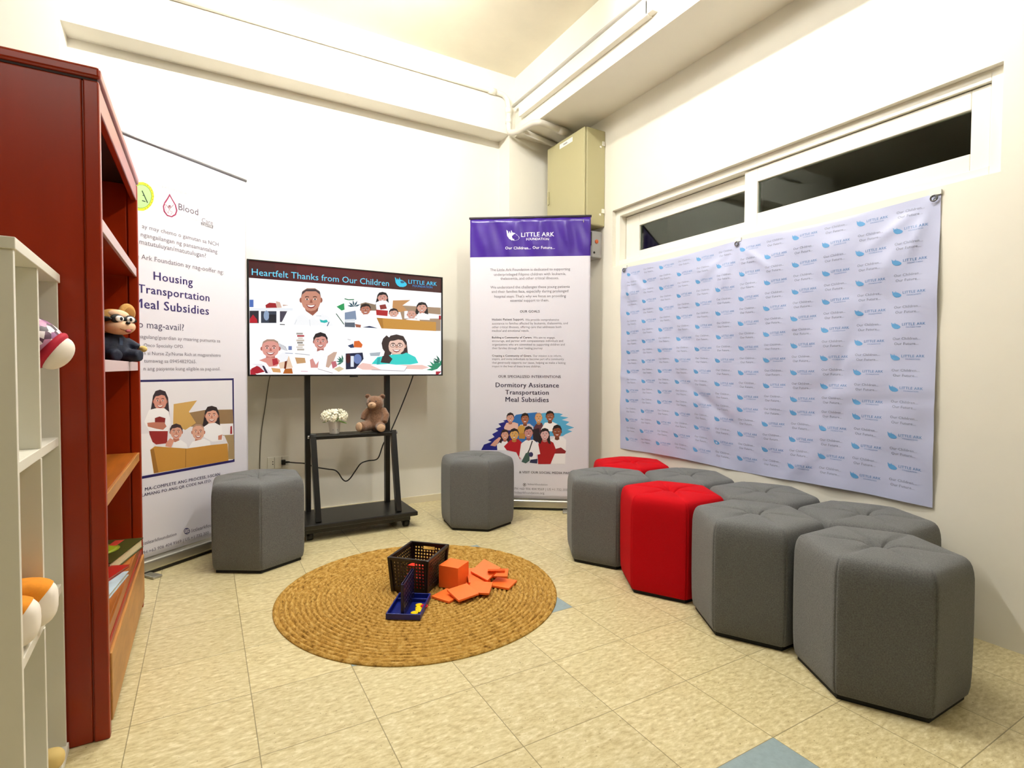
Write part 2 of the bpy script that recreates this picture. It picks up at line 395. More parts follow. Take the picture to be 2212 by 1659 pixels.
# ------------------------------------------------------------------ ottomans
HS = .245
def ottoman(name, fabric):
    t = thing(name)
    us = [0, .012, .028, .05, .09, .15, .23, .33, .44, .56, .67, .77, .85, .91, .95, .972, .988]; ring = []
    for k in range(6):
        a0, a1 = R(60 * k), R(60 * k + 60)
        p, q = Vector((math.cos(a0), math.sin(a0))), Vector((math.cos(a1), math.sin(a1)))
        for u in us:
            v = p.lerp(q, u)
            du = min(u, 1 - u)                       # round the upright corners, with a stitched seam at the very corner
            rnd = max(0, .05 - du) / .05
            k_in = 1 - .018 * rnd ** 2 - (.012 if du < .001 else 0)
            ring.append((v * HS * k_in, du))
    n = len(ring); verts = []; faces = []
    lev = [(.016, .945), (.022, .965), (.045, .985), (.09, .995), (.16, 1.0), (.26, 1.002), (.34, 1.0), (.375, .997), (.395, .988), (.412, .972), (.424, .95), (.432, .92), (.437, .88)]
    for z, s in lev: verts += [(p.x * s, p.y * s, z) for p, du in ring]
    ts = [.8, .7, .6, .5, .4, .3, .22, .15, .1, .06, .03]
    for t_ in ts:
        for p, du in ring:
            crease = .008 * math.exp(-(du / .11) ** 2) * min(1, (1 - t_) * 2.0)
            z = .438 + .007 * math.sin(min(1, (1 - t_) / .5) * PI / 2) - .030 * math.exp(-(t_ / .15) ** 2) - crease
            verts.append((p.x * t_, p.y * t_, z))
    L_ = len(lev) + len(ts)
    for i in range(L_ - 1):
        for k in range(n): faces.append((i * n + k, i * n + (k + 1) % n, (i + 1) * n + (k + 1) % n, (i + 1) * n + k))
    faces.append(tuple(range((L_ - 1) * n, L_ * n))); faces.append(tuple(range(n - 1, -1, -1)))
    MB().add(verts, faces, 0, True).build('upholstery', fabric, t)
    MB().prism([(HS * .915 * math.cos(R(60 * k)), HS * .915 * math.sin(R(60 * k))) for k in range(6)], 0, .022).build('plinth', plinth_m, t)
    MB().ell((0, 0, .416), (.013, .013, .006), 14, 8).build('tuft_button', fabric, t)
    return t
G1 = ottoman('ottoman', grey_fab); R1 = ottoman('ottoman', red_fab)
GRP = 'hexagonal ottomans in the double row along the right wall'
row = [
    (R1, 1.886, 1.786, 0, 'red hexagonal ottoman in the front row between two grey ones', GRP),
    (R1, 2.247, 2.452, 0, 'red hexagonal ottoman at the far end of the back row near the column', GRP),
    (G1, 1.886, 2.228, 0, 'grey hexagonal ottoman at the far end of the front row, beside the purple banner', GRP),
    (G1, 1.886, 1.342, 0, 'grey hexagonal ottoman directly right of the front red one', GRP),
    (G1, 1.886, .896, 0, 'largest looking grey hexagonal ottoman, nearest the viewer at the right end of the front row', GRP),
    (G1, 2.247, 2.008, 0, 'grey hexagonal ottoman in the back row touching the rear red one', GRP),
    (G1, 2.247, 1.566, 0, 'middle grey hexagonal ottoman of the three grey ones in the back row', GRP),
    (G1, 2.247, 1.122, 0, 'grey hexagonal ottoman at the near end of the back row, behind the nearest one', GRP),
    (G1, .238, 3.067, 28, 'lone grey hexagonal ottoman left of the TV stand, in front of the left banner', 'single ottomans either side of the TV stand'),
    (G1, 1.535, 3.12, 21.5, 'lone grey hexagonal ottoman right of the TV stand, in front of the purple banner', 'single ottomans either side of the TV stand'),
]
used = set()
for src, x, y, rz, lab, grp in row:
    o = src if src not in used else copy_tree(src)
    used.add(src); o.location = (x, y, 0); o.rotation_euler = (0, 0, R(rz)); tag(o, lab, 'ottoman', grp)

# ------------------------------------------------------------------ braided rug
rug_m = mat('jute_braid', 'a9843f', .9, noise=.35, scale=160, bump=1.0, spec=.15, hex2='7a5720')
def rug_material():
    m = rug_m; nt = m.node_tree; N = nt.nodes; L = nt.links; b = N['Principled BSDF']
    tc = N.new('ShaderNodeTexCoord'); sp = N.new('ShaderNodeSeparateXYZ'); L.new(tc.outputs['Object'], sp.inputs[0])
    def mth(op, a, c=None):
        n = N.new('ShaderNodeMath'); n.operation = op
        for i, q in enumerate((a, c)):
            if q is None: continue
            if isinstance(q, (int, float)): n.inputs[i].default_value = q
            else: L.new(q, n.inputs[i])
        return n.outputs[0]
    rad = mth('SQRT', mth('ADD', mth('MULTIPLY', sp.outputs[0], sp.outputs[0]), mth('MULTIPLY', sp.outputs[1], sp.outputs[1])))
    ang = mth('ARCTAN2', sp.outputs[1], sp.outputs[0])
    cb = N.new('ShaderNodeCombineXYZ'); L.new(mth('MULTIPLY', rad, 70), cb.inputs[0]); L.new(mth('MULTIPLY', ang, 17), cb.inputs[1])
    nz = N.new('ShaderNodeTexNoise'); nz.inputs['Scale'].default_value = 1.1; nz.inputs['Detail'].default_value = 6; nz.inputs['Roughness'].default_value = .7; L.new(cb.outputs[0], nz.inputs['Vector'])
    cr = N.new('ShaderNodeValToRGB'); e = cr.color_ramp.elements
    e[0].position, e[0].color = .32, (*lin('634315'), 1); e[1].position, e[1].color = .72, (*lin('d6b670'), 1)
    k = e.new(.5); k.color = (*lin('b08840'), 1)
    L.new(nz.outputs['Fac'], cr.inputs[0]); L.new(cr.outputs[0], b.inputs['Base Color'])
    bp = N.new('ShaderNodeBump'); bp.inputs['Strength'].default_value = .6; bp.inputs['Distance'].default_value = .004; L.new(nz.outputs['Fac'], bp.inputs['Height']); L.new(bp.outputs[0], b.inputs['Normal'])
rug_material()
RUG = (.836, 2.268)
nr = 30; prof = [(.0, .007)]
rw = .612 / nr
for k in range(nr):
    for q in (0, .1, .28, .5, .72, .9):
        prof.append((k * rw + q * rw + .0002, .0015 + .0105 * math.sin(PI * q) ** .8 if q else .0005))
prof += [(.612, .0045), (.612, .0005)]
rm = MB(); v = []; nA = 180
for i, (r_, z) in enumerate(prof):
    for k in range(nA):
        th = 2 * PI * k / nA; w = 1 + .006 * math.sin(3 * th + 1) + .004 * math.sin(5 * th)
        tw = .0012 * math.sin(th * max(6, int(r_ * 2 * PI / .03)))    # the plait's twist
        v.append((r_ * w * math.cos(th), r_ * w * math.sin(th), z + (tw if 0 < i < len(prof) - 2 else 0)))
rm.add(v, [(i * nA + k, i * nA + (k + 1) % nA, (i + 1) * nA + (k + 1) % nA, (i + 1) * nA + k) for i in range(len(prof) - 1) for k in range(nA)], 0, True)
rug = rm.build('braided_rug', rug_m); rug.location = (*RUG, 0)
tag(rug, 'round tan braided jute rug in the middle of the floor', 'rug')
RT = .0118   # top of the rug

# ------------------------------------------------------------------ basket, blocks and game on the rug
bas_m = mat('dark_brown_plastic', '150608', .4)
def perforated(mb, P, U, V, w, h, nu, nv, N, t, hole=.62, skip=None, mu=.012, mv0=.022, mv1=.018):
    """panel with real square-ish holes: corner P, axes U, V, size w x h"""
    P, U, V, N = Vector(P), Vector(U), Vector(V), Vector(N)
    cu, cv = (w - 2 * mu) / nu, (h - mv0 - mv1) / nv
    def quad(a0, a1, b0, b1):
        vv = [P + U * a + V * b + N * d for d in (0, t) for b in (b0, b1) for a in (a0, a1)]
        mb.add(vv, [(0, 2, 3, 1), (4, 5, 7, 6), (0, 1, 5, 4), (2, 6, 7, 3), (0, 4, 6, 2), (1, 3, 7, 5)])
    quad(0, mu, 0, h); quad(w - mu, w, 0, h); quad(mu, w - mu, 0, mv0); quad(mu, w - mu, h - mv1, h)
    for i in range(nu):
        for j in range(nv):
            a, b = mu + i * cu, mv0 + j * cv
            if skip and skip(i, j) == 'open': continue
            if skip and skip(i, j) == 'solid': quad(a, a + cu, b, b + cv); continue
            outer = [(0, 0), (.5, 0), (1, 0), (1, .5), (1, 1), (.5, 1), (0, 1), (0, .5)]
            g = (1 - hole) / 2
            inner = [(g + .1 * hole, g + .1 * hole), (.5, g), (1 - g - .1 * hole, g + .1 * hole), (1 - g, .5), (1 - g - .1 * hole, 1 - g - .1 * hole), (.5, 1 - g), (g + .1 * hole, 1 - g - .1 * hole), (g, .5)]
            vv = [P + U * (a + x * cu) + V * (b + y * cv) + N * d for d in (0, t) for ring in (outer, inner) for x, y in ring]
            ff = []
            for k in range(8):
                k2 = (k + 1) % 8
                ff += [(k, k2, 8 + k2, 8 + k), (16 + k, 24 + k, 24 + k2, 16 + k2), (8 + k, 8 + k2, 24 + k2, 24 + k)]
            mb.add(vv, ff)
bk = thing('storage_basket', (.845, 2.315, RT), R(-45), 'dark brown perforated plastic basket standing on the rug', 'basket')
bh = .158; bx0, by0, bx1, by1 = .080, .100, .0925, .112
for nm, P, Q, Pt, nu in (('front', (-bx0, -by0), (bx0, -by0), (-bx1, -by1), 10), ('right', (bx0, -by0), (bx0, by0), (bx1, -by1), 12), ('rear', (bx0, by0), (-bx0, by0), (bx1, by1), 10), ('left', (-bx0, by0), (-bx0, -by0), (-bx1, by1), 12)):
    P3, Q3, T3 = Vector((*P, 0)), Vector((*Q, 0)), Vector((*Pt, bh))
    U = (Q3 - P3).normalized(); V = Vector((0, 0, 0)) + (T3 - P3); V = (V - U * V.dot(U)); hh = V.length; V.normalize(); Nn = V.cross(U)
    mb = MB(); ww = (Q3 - P3).length
    sk = (lambda i, j: 'open' if (j == 7 and 3 <= i <= 6) else ('solid' if (j in (6, 8) and 3 <= i <= 6 and False) else None)) if nm in ('front', 'rear') else None
    if nm in ('front', 'rear'):
        perforated(mb, P3 - U * .006, U, V, ww + .012, hh, nu, 8, Nn, .003, hole=.6, skip=sk)
    else: perforated(mb, P3 - U * .006, U, V, ww + .012, hh, nu, 8, Nn, .003, hole=.6)
    mb.build(nm + '_side', bas_m, bk)
for sx, sy in ((-1, -1), (1, -1), (1, 1), (-1, 1)): MB().beam((sx * bx0, sy * by0, 0), (sx * bx1, sy * by1, bh), .016, .016).build('corner_post', bas_m, bk, bevel=.004)
frame_r = MB(); w = .010
frame_r.box(-bx1 - .006, bx1 + .006, -by1 - .006, -by1 + .006, bh - .014, bh).box(-bx1 - .006, bx1 + .006, by1 - .006, by1 + .006, bh - .014, bh).box(-bx1 - .006, -bx1 + .006, -by1, by1, bh - .014, bh).box(bx1 - .006, bx1 + .006, -by1, by1, bh - .014, bh)
frame_r.build('rim', bas_m, bk, bevel=.003)
MB().box(-bx0, bx0, -by0, by0, .003, .007).build('floor_panel', bas_m, bk)

org = mat('orange_red_plastic', 'ff7630', .4, noise=.03, scale=30)
def block(name, sx, sy, sz, lab, grp=None):
    o = MB().box(-sx / 2, sx / 2, -sy / 2, sy / 2, 0, sz).build(name, org, bevel=.0012)
    return tag(o, lab, 'counting block', grp)
cube = block('counting_cube', .1, .1, .1, 'large orange-red cube block standing beside the basket')
cube.location = (.981, 2.233, RT + .0005); cube.rotation_euler = (0, 0, R(-53.7))
flats = [  # x, y, lowest height, turn, tilt about x, tilt about y, label
    (.905, 2.125, .0005, -64, 0, 0, 'flat orange square tile, the left one of the pair lying in front of the cube'),
    (.957, 2.083, .0115, 6, 7, -3, 'flat orange square tile lying across another in front of the cube'),
    (1.062, 2.150, .0005, -18, 0, 0, 'flat orange square tile lying lowest in the middle of the pile right of the cube'),
    (1.092, 2.208, .012, -18, 17, 0, 'large flat orange tile tilted up against the pile, just right of the cube'),
    (1.128, 2.200, .022, 26, 12, -18, 'flat orange tile standing on a slant in the heart of the pile'),
    (1.178, 2.125, .0005, -52, 0, 0, 'flat orange square tile at the right end of the pile, flat on the rug'),
    (1.215, 2.245, .0005, -32, 0, 0, 'flat orange square tile furthest back at the right end of the pile'),
    (1.165, 2.165, .022, 62, 0, 30, 'small steep orange tile propped on top of the right end of the pile'),
    (1.047, 2.098, .0120, 52, 0, -5, 'flat orange tile poking out of the front of the pile beside the slanted pair'),
]
proto = None
for x, y, z, rz, ta, tb, lab in flats:
    if proto is None: o = proto = MB().box(-.05, .05, -.05, .05, 0, .0095).build('counting_tile', org, bevel=.001)
    else: o = proto.copy(); COL.objects.link(o)
    tag(o, lab, 'counting tile', 'orange counting tiles beside the basket')
    M = Matrix.Rotation(R(rz), 4, 'Z') @ Matrix.Rotation(R(ta), 4, 'X') @ Matrix.Rotation(R(tb), 4, 'Y')
    low = min((M @ Vector((a, b, c))).z for a in (-.05, .05) for b in (-.05, .05) for c in (0, .0095))
    o.matrix_world = Matrix.Translation((x, y, RT + z - low)) @ M
    if 'small' in lab: o.scale = (.62, .8, 1)
red_in = mat('red_plastic', 'e0301c', .4)
for x, y, z, rz, h, lab in [(.818, 2.288, .008, -45, .05, 'red block lying low at the front of the basket'), (.872, 2.342, .008, -30, .05, 'red block lying low at the back of the basket'), (.838, 2.308, .0585, -58, .035, 'red block on top of the other two inside the basket')]:
    o = MB().box(-.042, .042, -.028, .028, 0, h).build('counting_block', red_in, bevel=.001)
    o.location = (x, y, RT + z); o.rotation_euler = (0, 0, R(rz)); tag(o, lab, 'counting block', 'red blocks inside the basket')

blue_m = mat('navy_blue_plastic', '0c1d74', .35); blue_d = mat('dark_navy_plastic', '15103f', .35)
gm = thing('drop_disc_game', (.722, 2.098, RT), R(56.9), 'navy blue disc dropping game with upright grid in a tray, in front of the basket', 'game')
tr = MB(); tl, tw_ = .098, .066
tr.box(-tl, tl, -tw_, tw_, 0, .004)
for a in (-1, 1):
    tr.box(a * tl - .003, a * tl + .003, -tw_ - .003, tw_ + .003, 0, .024); tr.box(-tl, tl, a * tw_ - .003, a * tw_ + .003, 0, .024)
tr.box(.055, .059, -tw_, tw_, .004, .018)
tr.build('tray', blue_m, gm, bevel=.002)
gp = MB()
for d in (-.006, .003): perforated(gp, (-.088, d, .0), (1, 0, 0), (0, 0, 1), .176, .13, 7, 6, (0, 1, 0), .003, hole=.72, mu=.008, mv0=.016, mv1=.006)
gp.box(-.088, -.082, -.006, .006, 0, .13); gp.box(.082, .088, -.006, .006, 0, .13)
gp.build('upright_grid', blue_d, gm).location = (0, .006, .004)
yel = mat('yellow_plastic', 'f4d000', .35); redc = mat('crimson_plastic', 'c8102e', .35)
cp = MB().lathe([(0, 0), (.0145, 0), (.015, .002), (.0145, .004), (.011, .004), (.010, .0032), (0, .0032)], 24).build('game_disc', yel)
for k, (a, b, lab, m_) in enumerate([(.022, -.036, 'yellow game disc, the furthest of the four in the blue tray', yel), (-.008, -.042, 'yellow game disc second furthest in the blue tray, touching the red one', yel), (-.030, -.047, 'yellow game disc third in line in the blue tray, overlapping the nearest', yel), (-.056, -.035, 'yellow game disc nearest the viewer in the blue tray', yel), (.006, -.0615, 'red game disc beside the yellow ones in the blue tray', redc)]):
    if k == 0: o = cp
    elif m_ is redc:
        o = cp.copy(); o.data = cp.data.copy(); o.data.materials.clear(); o.data.materials.append(redc); COL.objects.link(o)
    else: o = cp.copy(); COL.objects.link(o)
    p = Matrix.Rotation(R(56.9), 4, 'Z') @ Vector((a, b, 0))
    o.location = (.722 + p.x, 2.098 + p.y, RT + .0042 + (.0042 if k == 4 else 0) + (.001 * k if k < 4 else 0)); tag(o, lab, 'game disc', 'game discs in the blue tray')
    if k in (2,): o.rotation_euler = (.1, .12, 0)

# ------------------------------------------------------------------ TV stand, TV, things on its shelf
st = thing('tv_stand', (.81, 3.42, 0), 0, 'black metal TV stand on castors against the back wall', 'stand')
MB().box(-.352, .352, -.215, .15, .072, .10).build('base_platform', black_m, st, bevel=.006)
MB().box(-.31, .31, -.19, -.16, .045, .072).box(-.31, .31, .10, .13, .045, .072).build('base_rail', black_m, st)
for sx, sy in ((-1, -1), (1, -1), (1, 1), (-1, 1)):
    x, y = sx * .29, (-.155 if sy < 0 else .10)
    cs = MB().box(x - .022, x + .022, y - .018, y + .018, .056, .072).box(x - .024, x - .019, y - .012, y + .012, .025, .06).box(x + .019, x + .024, y - .012, y + .012, .025, .06).build('castor', black_m, st)
    MB().cyl((x - .016, y, .028), (x + .016, y, .028), .028).build('wheel', plastic_black, cs)
for sx in (-1, 1):
    x = .253 * sx
    MB().box(x - .0155, x + .0155, .095, .135, .10, 1.5).build('post', black_m, st, bevel=.002)
    MB().beam((x - .006 * sx, -.035, .60), (x - .012 * sx, -.165, .10), .032, .04).build('brace', black_m, st, bevel=.002)
MB().box(-.243, .243, -.06, .10, .57, .592).build('shelf', black_m, st, bevel=.003)
for sx in (-1, 1): MB().cyl((sx * .275, -.03, .585), (sx * .262, -.03, .585), .010).build('bolt', mat('chrome', 'c8c8c8', .2, metal=1), st)
MB().box(-.35, .35, .115, .13, 1.42, 1.46).box(-.35, .35, .115, .13, 1.18, 1.22).build('mount_rail', black_m, st)

